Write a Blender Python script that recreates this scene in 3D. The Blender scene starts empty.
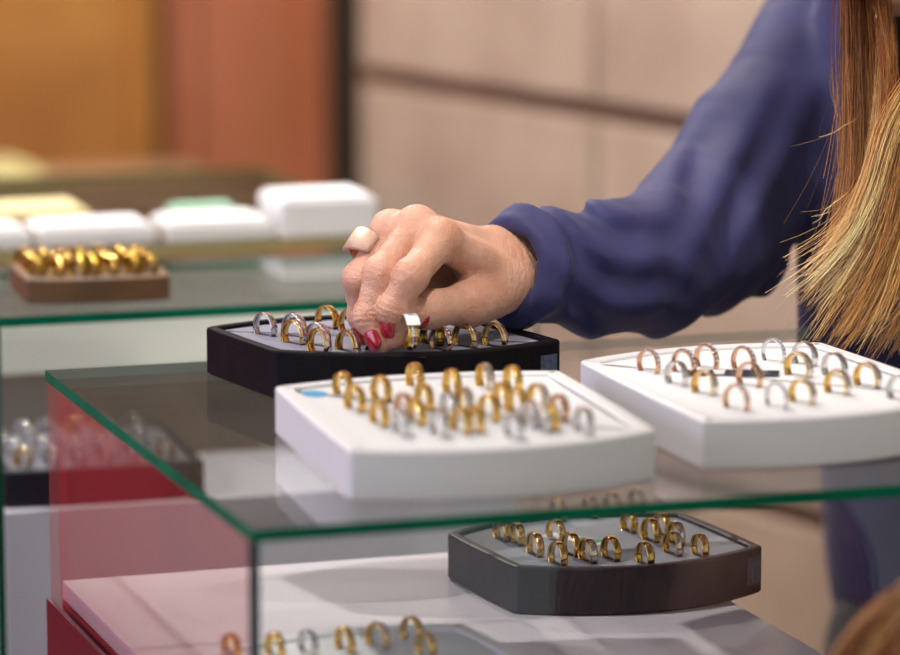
import bpy, bmesh, math, random
import numpy as np
from mathutils import Vector, Matrix
PI = math.pi
# measured positions in metres: counter corner = origin, z from the glass top
RINGS=[('black', 'silver', 'back', (0.1247, 0.4239, 0.0275), 47.4), ('black', 'silver', 'back', (0.1409, 0.4144, 0.0275), 46.0), ('black', 'gold', 'back', (0.1696, 0.4388, 0.0275), 49.0), ('black', 'gold', 'back', (0.1793, 0.4185, 0.0275), 46.5), ('black', 'silver', 'middle', (0.1452, 0.3759, 0.0275), 45.7), ('black', 'two', 'middle', (0.1333, 0.388, 0.0275), 49.0), ('black', 'darkgold', 'middle', (0.2131, 0.3576, 0.0275), 54.2), ('black', 'two', 'front', (0.1383, 0.3502, 0.0275), 53.0), ('black', 'milled', 'front', (0.1567, 0.3503, 0.0255), 52.7), ('black', 'silver', 'front', (0.173, 0.3449, 0.0195), 47.2), ('black', 'stud', 'front', (0.2124, 0.3377, 0.0275), 50.4), ('black', 'milled', 'front', (0.2299, 0.3439, 0.0275), 47.8), ('black', 'milled', 'front', (0.2474, 0.3381, 0.0275), 46.7), ('white', 'gold', 'back', (0.1122, 0.2121, 0.026), 60.1), ('white', 'gold', 'back', (0.129, 0.1927, 0.026), 61.1), ('white', 'gold', 'back', (0.1595, 0.2247, 0.026), 68.3), ('white', 'gold', 'back', (0.1735, 0.1988, 0.026), 67.3), ('white', 'two', 'back', (0.198, 0.212, 0.026), 67.1), ('white', 'gold', 'back', (0.2111, 0.2005, 0.026), 67.0), ('white', 'gold', 'second', (0.1056, 0.1665, 0.026), 60.9), ('white', 'rose', 'second', (0.125, 0.137, 0.026), 62.1), ('white', 'gold', 'second', (0.1442, 0.1605, 0.026), 65.3), ('white', 'silver', 'second', (0.1487, 0.1292, 0.026), 66.3), ('white', 'two', 'second', (0.1615, 0.1414, 0.026), 67.5), ('white', 'gold', 'second', (0.1868, 0.1498, 0.026), 67.8), ('white', 'two', 'second', (0.205, 0.1404, 0.026), 59.9), ('white', 'rose', 'second', (0.2055, 0.1071, 0.026), 65.1), ('white', 'gold', 'third', (0.1055, 0.1208, 0.026), 65.7), ('white', 'gold', 'third', (0.1257, 0.1173, 0.026), 64.1), ('white', 'gold', 'third', (0.1677, 0.1164, 0.026), 60.8), ('white', 'gold', 'third', (0.1886, 0.1291, 0.026), 63.7), ('white', 'silver', 'third', (0.1836, 0.0918, 0.026), 59.9), ('white', 'gold', 'third', (0.1904, 0.08, 0.026), 68.3), ('white', 'silver', 'front', (0.1088, 0.0912, 0.026), 67.7), ('white', 'silver', 'front', (0.1274, 0.082, 0.026), 64.5), ('white', 'gold', 'front', (0.1415, 0.0867, 0.026), 62.0), ('white', 'gold', 'front', (0.1497, 0.0871, 0.026), 68.1), ('white', 'silver', 'front', (0.163, 0.0609, 0.026), 64.7), ('white', 'silver', 'front', (0.1847, 0.0787, 0.026), 67.8), ('white', 'silver', 'front', (0.2038, 0.0629, 0.026), 67.5), ('right', 'stud', 'back', (0.307, 0.2308, 0.026), 52.1), ('right', 'stud', 'back', (0.3254, 0.221, 0.026), 51.1), ('right', 'stud', 'back', (0.345, 0.2333, 0.026), 53.0), ('right', 'stud', 'back', (0.3632, 0.2197, 0.026), 51.3), ('right', 'studs', 'back', (0.3916, 0.2409, 0.026), 48.6), ('right', 'silver', 'back', (0.4049, 0.2249, 0.026), 50.1), ('right', 'silver', 'middle', (0.3072, 0.1866, 0.026), 55.1), ('right', 'rose', 'middle', (0.3462, 0.1702, 0.026), 47.4), ('right', 'two', 'middle', (0.3857, 0.1899, 0.026), 47.5), ('right', 'silver', 'middle', (0.4058, 0.1832, 0.026), 53.3), ('right', 'two', 'middle', (0.4098, 0.1455, 0.026), 49.8), ('right', 'silver', 'middle', (0.4095, 0.1, 0.026), 52.3), ('right', 'two', 'front', (0.3112, 0.1533, 0.026), 51.7), ('right', 'stud', 'front', (0.3098, 0.1024, 0.026), 50.4), ('right', 'studs', 'front', (0.3337, 0.1012, 0.026), 57.0), ('right', 'two', 'front', (0.3527, 0.1085, 0.026), 49.0), ('right', 'two', 'front', (0.3837, 0.1294, 0.026), 51.1), ('lower', 'gold', 'back', (0.3267, 0.4415, -0.1075), 63.0), ('lower', 'gold', 'back', (0.3498, 0.4438, -0.1075), 67.3), ('lower', 'gold', 'back', (0.3669, 0.4483, -0.1075), 63.8), ('lower', 'gold', 'back', (0.386, 0.4522, -0.1075), 64.6), ('lower', 'gold', 'back', (0.3573, 0.3919, -0.1075), 68.5), ('lower', 'gold', 'back', (0.374, 0.3767, -0.1075), 64.2), ('lower', 'gold', 'middle', (0.2718, 0.3945, -0.1075), 66.6), ('lower', 'gold', 'middle', (0.2769, 0.3802, -0.1075), 70.0), ('lower', 'gold', 'middle', (0.3034, 0.3809, -0.1075), 62.0), ('lower', 'gold', 'middle', (0.2982, 0.3391, -0.1075), 61.6), ('lower', 'gold', 'middle', (0.3607, 0.362, -0.1075), 63.3), ('lower', 'two', 'middle', (0.3725, 0.3486, -0.1075), 68.7), ('lower', 'gold', 'front', (0.2769, 0.3462, -0.1075), 67.2), ('lower', 'gold', 'front', (0.2817, 0.3174, -0.1075), 63.4), ('lower', 'two', 'front', (0.3023, 0.3196, -0.1075), 64.3), ('lower', 'gold', 'front', (0.3179, 0.3205, -0.1075), 62.8), ('lower', 'gold', 'front', (0.3328, 0.3005, -0.1075), 65.6), ('lower', 'two', 'front', (0.3598, 0.3218, -0.1075), 61.4), ('lower', 'gold', 'front', (0.3737, 0.3111, -0.1075), 68.0), ('bottom', 'gold', 'back', (0.0312, 0.1615, -0.109), 62.0), ('bottom', 'gold', 'back', (0.0545, 0.1538, -0.109), 62.5), ('bottom', 'silver', 'back', (0.0739, 0.1547, -0.109), 60.3), ('bottom', 'gold', 'back', (0.0956, 0.1549, -0.109), 62.6), ('bottom', 'milled', 'back', (0.116, 0.1581, -0.109), 53.2), ('bottom', 'gold', 'back', (0.1386, 0.1656, -0.109), 55.9), ('bottom', 'gold', 'front', (0.1353, 0.1296, -0.109), 62.7)]
HAND={'mcp': [(0.2167, 0.3508, 0.0935), (0.2065, 0.367, 0.0999), (0.1944, 0.3821, 0.096), (0.1915, 0.3959, 0.0842)], 'pip': [(0.1891, 0.3249, 0.0762), (0.1763, 0.345, 0.0752), (0.1698, 0.3675, 0.0692), (0.177, 0.3872, 0.0554)], 'dip': [(0.1789, 0.329, 0.0559), (0.1683, 0.3442, 0.0492), (0.173, 0.372, 0.0459), (0.1798, 0.3837, 0.0401)], 'tip': [(0.1815, 0.3314, 0.0375), (0.1745, 0.3353, 0.0342), (0.1753, 0.3711, 0.0328), (0.1835, 0.3749, 0.0337)], 'thumb': [(0.2673, 0.3788, 0.056), (0.2346, 0.3539, 0.0531), (0.2063, 0.3387, 0.053), (0.1944, 0.3317, 0.0516)], 'wrist': [(0.2774, 0.4023, 0.0751), (0.2777, 0.3936, 0.0686), (0.273, 0.38, 0.0613)], 'fore': [(0.3542, 0.4399, 0.0691), (0.3502, 0.4288, 0.0591), (0.3456, 0.413, 0.0511)], 'elbow': (0.4452, 0.4923, 0.0647), 'shoulder': (0.6199, 0.6286, 0.1998), 'right': (0.9495, -0.3138, 0.0), 'toward': (-0.3097, -0.937, 0.1616), 'up': (0.0507, 0.1534, 0.9869), 'ring': (0.1779, 0.3792, 0.0846), 'palm': [(0.2689, 0.4064, 0.0519), (0.2175, 0.3955, 0.0572), (0.2019, 0.3919, 0.056)]}
SLEEVE=[((0.2674, 0.379, 0.0693), 0.028), ((0.2967, 0.3942, 0.0651), 0.0325), ((0.3459, 0.4174, 0.0589), 0.0385), ((0.3942, 0.4441, 0.0589), 0.043), ((0.4505, 0.4911, 0.068), 0.05), ((0.5189, 0.5515, 0.116), 0.053), ((0.6109, 0.6287, 0.1829), 0.062)]
HELD=(0.1865, 0.3199, 0.0422)
LOCKS=[([(0.498, 0.449, 0.379), (0.4993, 0.418, 0.3254), (0.4946, 0.3743, 0.2797), (0.488, 0.3473, 0.2343), (0.4824, 0.3311, 0.1793), (0.4793, 0.3237, 0.1299), (0.4678, 0.3189, 0.0804), (0.4526, 0.3186, 0.0495)], 0.0065, 150, 'dark'), ([(0.494, 0.4492, 0.3726), (0.4966, 0.4178, 0.319), (0.4926, 0.3745, 0.2766), (0.4856, 0.3481, 0.2343), (0.4815, 0.3367, 0.1788), (0.4787, 0.3302, 0.1354), (0.4729, 0.3246, 0.0921)], 0.005, 110, 'dark'), ([(0.4997, 0.4431, 0.3791), (0.5009, 0.4122, 0.3255), (0.5006, 0.3724, 0.2797), (0.4942, 0.3474, 0.2342), (0.488, 0.3314, 0.1791), (0.484, 0.3231, 0.1234), (0.4749, 0.3197, 0.0863), (0.4602, 0.3192, 0.0554)], 0.005, 110, 'dark'), ([(0.5403, 0.4221, 0.2732), (0.5308, 0.3965, 0.2298), (0.5193, 0.3662, 0.1748), (0.514, 0.3582, 0.1182), (0.5044, 0.3538, 0.0741)], 0.011, 200, 'back'), ([(0.5662, 0.4241, 0.2726), (0.5534, 0.3995, 0.229), (0.5357, 0.365, 0.168), (0.5306, 0.3558, 0.1049), (0.5219, 0.3499, 0.0544)], 0.013, 220, 'back'), ([(0.5317, 0.425, 0.2732), (0.5228, 0.3991, 0.2298), (0.5136, 0.3723, 0.1808), (0.5089, 0.3663, 0.1367)], 0.007, 90, 'back'), ([(0.4988, 0.4312, 0.3697), (0.5043, 0.3972, 0.307), (0.5081, 0.3544, 0.2522), (0.5, 0.3291, 0.2134), (0.4903, 0.318, 0.1678), (0.4812, 0.3141, 0.1277), (0.4661, 0.3122, 0.0877), (0.4443, 0.3139, 0.0557)], 0.0035, 40, 'light'), ([(0.5012, 0.4303, 0.3697), (0.5068, 0.3964, 0.307), (0.5093, 0.354, 0.2522), (0.5004, 0.3263, 0.198), (0.4914, 0.3187, 0.1614), (0.4851, 0.3133, 0.1182), (0.4725, 0.3111, 0.0813), (0.4519, 0.3126, 0.0504)], 0.0035, 36, 'light'), ([(0.5957, 0.3512, 0.3391), (0.5723, 0.3122, 0.2847), (0.5434, 0.3014, 0.2288), (0.5012, 0.305, 0.1749), (0.4841, 0.3027, 0.1289), (0.4651, 0.3026, 0.0922), (0.4349, 0.3083, 0.067)], 0.0075, 130, 'mid'), ([(0.5963, 0.351, 0.3391), (0.573, 0.3119, 0.2847), (0.545, 0.3009, 0.2288), (0.5018, 0.3016, 0.169), (0.4839, 0.2991, 0.12), (0.4644, 0.2994, 0.0845), (0.4357, 0.3036, 0.0538)], 0.008, 140, 'light'), ([(0.5968, 0.3508, 0.3391), (0.5737, 0.3117, 0.2847), (0.5466, 0.3003, 0.2288), (0.5042, 0.2977, 0.1631), (0.4873, 0.2943, 0.1111), (0.4685, 0.2945, 0.0762), (0.4416, 0.2981, 0.0456)], 0.008, 150, 'light'), ([(0.5973, 0.3506, 0.3391), (0.5744, 0.3115, 0.2847), (0.5482, 0.2998, 0.2288), (0.5069, 0.2947, 0.1571), (0.49, 0.2908, 0.102), (0.4716, 0.2905, 0.0653), (0.4485, 0.2916, 0.0274)], 0.0085, 150, 'mid'), ([(0.5982, 0.3503, 0.3391), (0.5756, 0.3111, 0.2847), (0.5509, 0.2989, 0.2288), (0.5109, 0.2913, 0.1511), (0.4938, 0.2869, 0.093), (0.4766, 0.2862, 0.0563), (0.4562, 0.2876, 0.0251)], 0.009, 160, 'copper'), ([(0.5991, 0.35, 0.3391), (0.5768, 0.3107, 0.2847), (0.5535, 0.2981, 0.2288), (0.5169, 0.2861, 0.139), (0.4988, 0.2826, 0.0839), (0.4829, 0.2821, 0.0503), (0.4627, 0.284, 0.0228)], 0.009, 150, 'mid'), ([(0.6002, 0.3497, 0.3391), (0.5782, 0.3102, 0.2847), (0.5567, 0.297, 0.2288), (0.5237, 0.2828, 0.1329), (0.5055, 0.2793, 0.0778), (0.4904, 0.2789, 0.046), (0.4721, 0.2807, 0.0216)], 0.01, 150, 'copper'), ([(0.6015, 0.3493, 0.3391), (0.5799, 0.3097, 0.2847), (0.5604, 0.2958, 0.2288), (0.5325, 0.281, 0.1265), (0.5155, 0.2771, 0.0714), (0.5016, 0.2764, 0.0408), (0.4858, 0.2782, 0.0212)], 0.011, 140, 'copper'), ([(0.6028, 0.3488, 0.3391), (0.5815, 0.3091, 0.2847), (0.5642, 0.2945, 0.2288), (0.5429, 0.2796, 0.12), (0.528, 0.2761, 0.071), (0.5161, 0.2737, 0.0342)], 0.012, 120, 'mid'), ([(0.4988, 0.4312, 0.3697), (0.5043, 0.3972, 0.307), (0.5049, 0.3566, 0.2585), (0.4989, 0.3237, 0.2108), (0.4949, 0.3134, 0.1743), (0.4883, 0.3092, 0.1374), (0.4772, 0.3075, 0.1067), (0.4626, 0.3069, 0.0747)], 0.005, 80, 'copper')]
WISPS=[([(0.4798, 0.3186, 0.1631), (0.4718, 0.3203, 0.1581), (0.4614, 0.3227, 0.152), (0.4481, 0.3261, 0.1458)], 0.001, 2, 'light'), ([(0.476, 0.3132, 0.1249), (0.4653, 0.3146, 0.1126), (0.4554, 0.3163, 0.1034), (0.4421, 0.3198, 0.0978)], 0.001, 3, 'light'), ([(0.4638, 0.2975, 0.0722), (0.4492, 0.3008, 0.0636), (0.4359, 0.3042, 0.0575), (0.4217, 0.3085, 0.0551)], 0.001, 3, 'light'), ([(0.4666, 0.2979, 0.0802), (0.452, 0.3014, 0.0722), (0.4401, 0.3049, 0.0698), (0.4266, 0.3095, 0.0704)], 0.0012, 4, 'light'), ([(0.464, 0.2941, 0.0526), (0.4563, 0.2947, 0.0416), (0.4523, 0.2942, 0.0312), (0.4511, 0.2928, 0.0207)], 0.001, 2, 'light'), ([(0.4791, 0.3514, 0.2593), (0.473, 0.3449, 0.2098), (0.4726, 0.3396, 0.1788), (0.4749, 0.3346, 0.154)], 0.0016, 5, 'dark')]
FRONTFOLD=[(0.6158, 0.5793, 0.2773), (0.5749, 0.5115, 0.0841), (0.5768, 0.505, -0.012)]
KID=(0.3311, -0.1631, -0.1178)
TOP = 1.05          # height of the glass counter tops above the floor (m)
rng = np.random.default_rng(7)
random.seed(7)
COL = bpy.context.scene.collection
V = Vector
RIGHT = np.array(HAND['right']); UPV = np.array(HAND['up']); TOW = np.array(HAND['toward'])

# ------------------------------------------------------------------ helpers
def w(p):
    return V((p[0], p[1], p[2] + TOP))

def link(o, parent=None):
    COL.objects.link(o)
    if parent is not None:
        o.parent = parent
    return o

def tag(o, label=None, cat=None, group=None, kind=None):
    if label: o['label'] = label
    if cat: o['category'] = cat
    if group: o['group'] = group
    if kind: o['kind'] = kind
    return o

def obj(name, bm, mats, parent=None, smooth=False):
    me = bpy.data.meshes.new(name)
    bmesh.ops.recalc_face_normals(bm, faces=bm.faces)
    bm.to_mesh(me); bm.free()
    for m in (mats if isinstance(mats, (list, tuple)) else [mats]):
        me.materials.append(m)
    if smooth:
        me.polygons.foreach_set('use_smooth', [True] * len(me.polygons))
    return link(bpy.data.objects.new(name, me), parent)

def npobj(name, verts, faces, mats, parent=None, smooth=True):
    me = bpy.data.meshes.new(name)
    me.from_pydata([tuple(v) for v in verts], [], [tuple(f) for f in faces])
    me.update()
    for m in (mats if isinstance(mats, (list, tuple)) else [mats]):
        me.materials.append(m)
    if smooth:
        me.polygons.foreach_set('use_smooth', [True] * len(me.polygons))
    return link(bpy.data.objects.new(name, me), parent)

def empty(name, loc=(0, 0, 0), rz=0):
    o = bpy.data.objects.new(name, None)
    o.empty_display_size = .02
    o.location = loc; o.rotation_euler = (0, 0, rz)
    return link(o)

def box(bm, x0, x1, y0, y1, z0, z1, bevel=0, mat=0):
    """box in counter coordinates (z relative to the glass top)"""
    vs = [bm.verts.new((x, y, z + TOP)) for x in (x0, x1) for y in (y0, y1) for z in (z0, z1)]
    idx = [(0, 1, 3, 2), (4, 6, 7, 5), (0, 4, 5, 1), (2, 3, 7, 6), (0, 2, 6, 4), (1, 5, 7, 3)]
    fs = [bm.faces.new([vs[i] for i in f]) for f in idx]
    for f in fs: f.material_index = mat
    if bevel:
        es = {e for f in fs for e in f.edges}
        r = bmesh.ops.bevel(bm, geom=list(es), offset=bevel, segments=2, affect='EDGES', profile=.6)
        for f in r['faces']: f.material_index = mat
    return fs

def mbox(name, mat, parent=None, *boxes, bevel=0):
    bm = bmesh.new()
    for b in boxes: box(bm, *b, bevel=bevel)
    return obj(name, bm, mat, parent)

# ------------------------------------------------------------------ materials
def newmat(name):
    m = bpy.data.materials.new(name); m.use_nodes = True
    nt = m.node_tree; nt.nodes.clear()
    out = nt.nodes.new('ShaderNodeOutputMaterial')
    return m, nt, out

def pmat(name, col, rough=.5, metal=0, noise=0, nscale=20, bump=0, bscale=200, coat=0, sheen=0, sub=0, spec=.5, col2=None):
    m, nt, out = newmat(name)
    b = nt.nodes.new('ShaderNodeBsdfPrincipled')
    b.inputs['Base Color'].default_value = (*col, 1)
    b.inputs['Roughness'].default_value = rough
    b.inputs['Metallic'].default_value = metal
    b.inputs['Coat Weight'].default_value = coat
    b.inputs['Coat Roughness'].default_value = .08
    b.inputs['Specular IOR Level'].default_value = spec
    b.inputs['Sheen Weight'].default_value = sheen
    if sub:
        b.inputs['Subsurface Weight'].default_value = sub
        b.inputs['Subsurface Radius'].default_value = (.006, .0025, .0015)
        b.inputs['Subsurface Scale'].default_value = 1.0
    tc = nt.nodes.new('ShaderNodeTexCoord')
    if noise or col2:
        n = nt.nodes.new('ShaderNodeTexNoise'); n.inputs['Scale'].default_value = nscale
        n.inputs['Detail'].default_value = 5
        nt.links.new(tc.outputs['Object'], n.inputs['Vector'])
        r = nt.nodes.new('ShaderNodeValToRGB')
        c2 = col2 if col2 else tuple(c * (1 - noise) for c in col)
        r.color_ramp.elements[0].position = .32; r.color_ramp.elements[1].position = .68
        r.color_ramp.elements[0].color = (*c2, 1); r.color_ramp.elements[1].color = (*col, 1)
        nt.links.new(n.outputs['Fac'], r.inputs['Fac'])
        nt.links.new(r.outputs['Color'], b.inputs['Base Color'])
    if bump:
        n2 = nt.nodes.new('ShaderNodeTexNoise'); n2.inputs['Scale'].default_value = bscale
        n2.inputs['Detail'].default_value = 4
        nt.links.new(tc.outputs['Object'], n2.inputs['Vector'])
        bp = nt.nodes.new('ShaderNodeBump'); bp.inputs['Strength'].default_value = bump
        bp.inputs['Distance'].default_value = .001
        nt.links.new(n2.outputs['Fac'], bp.inputs['Height'])
        nt.links.new(bp.outputs['Normal'], b.inputs['Normal'])
    nt.links.new(b.outputs[0], out.inputs[0])
    return m

def glassmat(name, tint):
    """clear pane: straight-through transparency plus a Schlick mirror term, the same for every ray"""
    m, nt, out = newmat(name)
    N = nt.nodes.new
    geo = N('ShaderNodeNewGeometry')
    dot = N('ShaderNodeVectorMath'); dot.operation = 'DOT_PRODUCT'
    nt.links.new(geo.outputs['Incoming'], dot.inputs[0]); nt.links.new(geo.outputs['Normal'], dot.inputs[1])
    a = N('ShaderNodeMath'); a.operation = 'ABSOLUTE'; nt.links.new(dot.outputs['Value'], a.inputs[0])
    s = N('ShaderNodeMath'); s.operation = 'SUBTRACT'; s.inputs[0].default_value = 1; nt.links.new(a.outputs[0], s.inputs[1])
    p = N('ShaderNodeMath'); p.operation = 'POWER'; p.inputs[1].default_value = 5; nt.links.new(s.outputs[0], p.inputs[0])
    ma = N('ShaderNodeMath'); ma.operation = 'MULTIPLY_ADD'; ma.inputs[1].default_value = .96; ma.inputs[2].default_value = .04
    nt.links.new(p.outputs[0], ma.inputs[0])
    t = N('ShaderNodeBsdfTransparent'); t.inputs[0].default_value = (*tint, 1)
    g = N('ShaderNodeBsdfGlossy'); g.inputs['Roughness'].default_value = .02
    mx = N('ShaderNodeMixShader')
    nt.links.new(ma.outputs[0], mx.inputs[0]); nt.links.new(t.outputs[0], mx.inputs[1]); nt.links.new(g.outputs[0], mx.inputs[2])
    nt.links.new(mx.outputs[0], out.inputs[0])
    return m

M = {}
M['glass'] = glassmat('clear glass', (.975, .985, .98))
M['edge'] = pmat('green glass edge', (.002, .15, .08), .5, spec=.04, noise=.35, nscale=30)
M['edge_dark'] = pmat('dark glass edge', (.003, .03, .055), .5, spec=.05, noise=.4, nscale=30)
M['edge_pale'] = pmat('pale teal glass edge', (.30, .42, .37), .4)
M['white'] = pmat('white leatherette', (.74, .73, .75), .45, bump=.15, bscale=900)
M['white_pad'] = pmat('white velvet pad', (.72, .72, .74), .75, bump=.2, bscale=1500)
M['black'] = pmat('black lacquer', (.011, .009, .012), .55, noise=.3, nscale=60, spec=.06)
M['charcoal'] = pmat('charcoal leatherette', (.008, .008, .019), .45, bump=.1, bscale=900, spec=.3)
M['grey_pad'] = pmat('lavender grey velvet', (.21, .21, .29), .8, bump=.25, bscale=1500, sheen=.3)
M['grey_pad2'] = pmat('grey velvet', (.27, .28, .33), .8, bump=.25, bscale=1500, sheen=.2)
M['grey_pad3'] = pmat('pale grey velvet', (.72, .72, .74), .8, bump=.25, bscale=1500)
M['slit'] = pmat('painted slit shade', (.02, .02, .025), .8)
M['brown_tray'] = pmat('brown wood tray', (.16, .075, .03), .5, noise=.4, nscale=30)
M['brown_pad'] = pmat('brown velvet', (.11, .07, .035), .8)
M['deck'] = pmat('white laminate', (.70, .64, .71), .3)
M['riser'] = pmat('lilac white board', (.68, .65, .74), .5)
M['red'] = pmat('burgundy laminate', (.095, .006, .018), .35, spec=.3, noise=.15, nscale=6)
M['redcab'] = pmat('red cabinet lacquer', (.58, .035, .075), .35, noise=.1, nscale=4)
M['pinkcab'] = pmat('rose cabinet front', (.62, .20, .22), .45)
M['cream'] = pmat('cream board', (.88, .89, .78), .6)
M['sticker_blue'] = pmat('blue sticker', (.0, .32, .62), .4)
M['sticker_grey'] = pmat('grey film sticker', (.10, .125, .19), .25, noise=.4, nscale=300)
M['green'] = pmat('green label', (.0, .30, .14), .4)
M['label_white'] = pmat('white label', (.82, .83, .84), .35)
M['label_dark'] = pmat('dark steel label', (.10, .10, .14), .2, metal=.7)
M['ink'] = pmat('ink', (.08, .12, .3), .5)
M['gold'] = pmat('yellow gold', (.80, .50, .14), .08, 1)
M['darkgold'] = pmat('dark gold', (.55, .36, .06), .16, 1)
M['silver'] = pmat('white gold', (.70, .68, .68), .07, 1)
M['rose'] = pmat('rose gold', (.72, .43, .28), .08, 1)
M['stone'] = pmat('diamond', (.95, .95, 1.0), .04, .55, spec=1)
M['nail'] = pmat('red nail polish', (.36, .003, .016), .12, coat=.8)
M['blouse'] = pmat('navy blouse cotton', (.042, .042, .135), .65, noise=.2, nscale=25, bump=.3, bscale=700, sheen=.06, spec=.25)
M['blouse_rib'] = pmat('navy cuff hem', (.03, .03, .085), .7)
M['trousers'] = pmat('black trousers', (.012, .012, .018), .7, noise=.3, nscale=40, sheen=.1)
M['shoe'] = pmat('black shoe leather', (.012, .011, .011), .3)
M['stonewall'] = pmat('beige sandstone', (.45, .365, .285), .8, col2=(.325, .245, .19), nscale=5.5, bump=.5, bscale=60)
M['mortar'] = pmat('dark mortar', (.15, .085, .05), .9)
M['floor'] = pmat('grey brown floor tile', (.24, .19, .15), .35, noise=.2, nscale=3)
M['ceiling'] = pmat('white ceiling paint', (.8, .79, .77), .9)
M['wallpaint'] = pmat('cream wall paint', (.62, .55, .46), .9)
M['gap'] = pmat('dark brown wood', (.06, .035, .02), .6, noise=.3, nscale=10)
M['orange'] = pmat('honey orange wood', (.52, .24, .055), .5, col2=(.38, .155, .035), nscale=4)
M['salmon'] = pmat('salmon red wood', (.56, .19, .105), .5, col2=(.44, .145, .06), nscale=3)
M['yellowbox'] = pmat('pale yellow card', (.62, .52, .27), .6)
M['olive'] = pmat('olive card', (.28, .24, .09), .6)
M['taupe'] = pmat('taupe board', (.17, .135, .10), .6)
M['teal'] = pmat('pale teal card', (.22, .42, .31), .5)
M['wood'] = pmat('brown counter wood', (.20, .10, .045), .5, noise=.4, nscale=8)
M['metal'] = pmat('brushed steel', (.6, .6, .6), .3, 1)
M['eye'] = pmat('eye white', (.8, .78, .75), .2)
M['iris'] = pmat('brown iris', (.06, .03, .015), .15)
M['browhair'] = pmat('brow hair', (.05, .02, .01), .7)
M['lips'] = pmat('lips', (.45, .13, .12), .4)

def skinmat():
    m, nt, out = newmat('warm skin')
    N = nt.nodes.new
    b = N('ShaderNodeBsdfPrincipled')
    tc = N('ShaderNodeTexCoord')
    n = N('ShaderNodeTexNoise'); n.inputs['Scale'].default_value = 55; n.inputs['Detail'].default_value = 6
    nt.links.new(tc.outputs['Object'], n.inputs['Vector'])
    r = N('ShaderNodeValToRGB')
    r.color_ramp.elements[0].position = .34; r.color_ramp.elements[1].position = .66
    r.color_ramp.elements[0].color = (.60, .295, .195, 1); r.color_ramp.elements[1].color = (.74, .42, .305, 1)
    nt.links.new(n.outputs['Fac'], r.inputs['Fac']); nt.links.new(r.outputs[0], b.inputs['Base Color'])
    b.inputs['Roughness'].default_value = .42
    b.inputs['Subsurface Weight'].default_value = .25
    b.inputs['Subsurface Radius'].default_value = (.005, .002, .0012)
    b.inputs['Subsurface Scale'].default_value = 1
    v = N('ShaderNodeTexVoronoi'); v.inputs['Scale'].default_value = 900
    nt.links.new(tc.outputs['Object'], v.inputs['Vector'])
    w2 = N('ShaderNodeTexNoise'); w2.inputs['Scale'].default_value = 210; w2.inputs['Detail'].default_value = 5
    nt.links.new(tc.outputs['Object'], w2.inputs['Vector'])
    ad = N('ShaderNodeMath'); ad.operation = 'MULTIPLY_ADD'; ad.inputs[1].default_value = .35
    nt.links.new(v.outputs['Distance'], ad.inputs[0]); nt.links.new(w2.outputs['Fac'], ad.inputs[2])
    bp = N('ShaderNodeBump'); bp.inputs['Strength'].default_value = .8; bp.inputs['Distance'].default_value = .0014
    nt.links.new(ad.outputs[0], bp.inputs['Height']); nt.links.new(bp.outputs[0], b.inputs['Normal'])
    nt.links.new(b.outputs[0], out.inputs[0])
    return m
M['skin'] = skinmat()

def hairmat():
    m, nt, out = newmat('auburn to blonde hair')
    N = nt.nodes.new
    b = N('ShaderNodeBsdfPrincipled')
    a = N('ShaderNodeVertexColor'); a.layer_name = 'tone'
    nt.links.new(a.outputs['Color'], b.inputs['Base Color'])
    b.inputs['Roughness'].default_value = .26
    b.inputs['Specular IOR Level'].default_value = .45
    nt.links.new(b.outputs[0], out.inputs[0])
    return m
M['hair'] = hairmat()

def emit(name, col, s):
    m, nt, out = newmat(name)
    e = nt.nodes.new('ShaderNodeEmission'); e.inputs[0].default_value = (*col, 1); e.inputs[1].default_value = s
    nt.links.new(e.outputs[0], out.inputs[0]); return m
M['lamp'] = emit('lamp glow', (1, .95, .88), 14)

# ------------------------------------------------------------------ signed-distance surfaces
def cone(p, a, b, ra, rb):
    a = np.asarray(a, np.float32); b = np.asarray(b, np.float32)
    d = b - a; t = np.clip(((p - a) @ d) / max(float(d @ d), 1e-12), 0, 1)
    return np.linalg.norm(p - a - t[:, None] * d, axis=1) - (ra + t * (rb - ra))

def ell(p, c, r, ax=None):
    q = p - np.asarray(c, np.float32)
    if ax is not None: q = q @ np.asarray(ax, np.float32).T
    r = np.asarray(r, np.float32)
    k0 = np.linalg.norm(q / r, axis=1); k1 = np.linalg.norm(q / (r * r), axis=1) + 1e-9
    return k0 * (k0 - 1) / k1

def smin(a, b, k):
    h = np.clip(.5 + .5 * (b - a) / k, 0, 1)
    return b + (a - b) * h - k * h * (1 - h)

def smax(a, b, k): return -smin(-a, -b, k)

def chain(p, pts, rad, k):
    d = None
    for i in range(len(pts) - 1):
        c = cone(p, pts[i], pts[i + 1], rad[i], rad[i + 1])
        d = c if d is None else smin(d, c, k)
    return d

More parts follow.
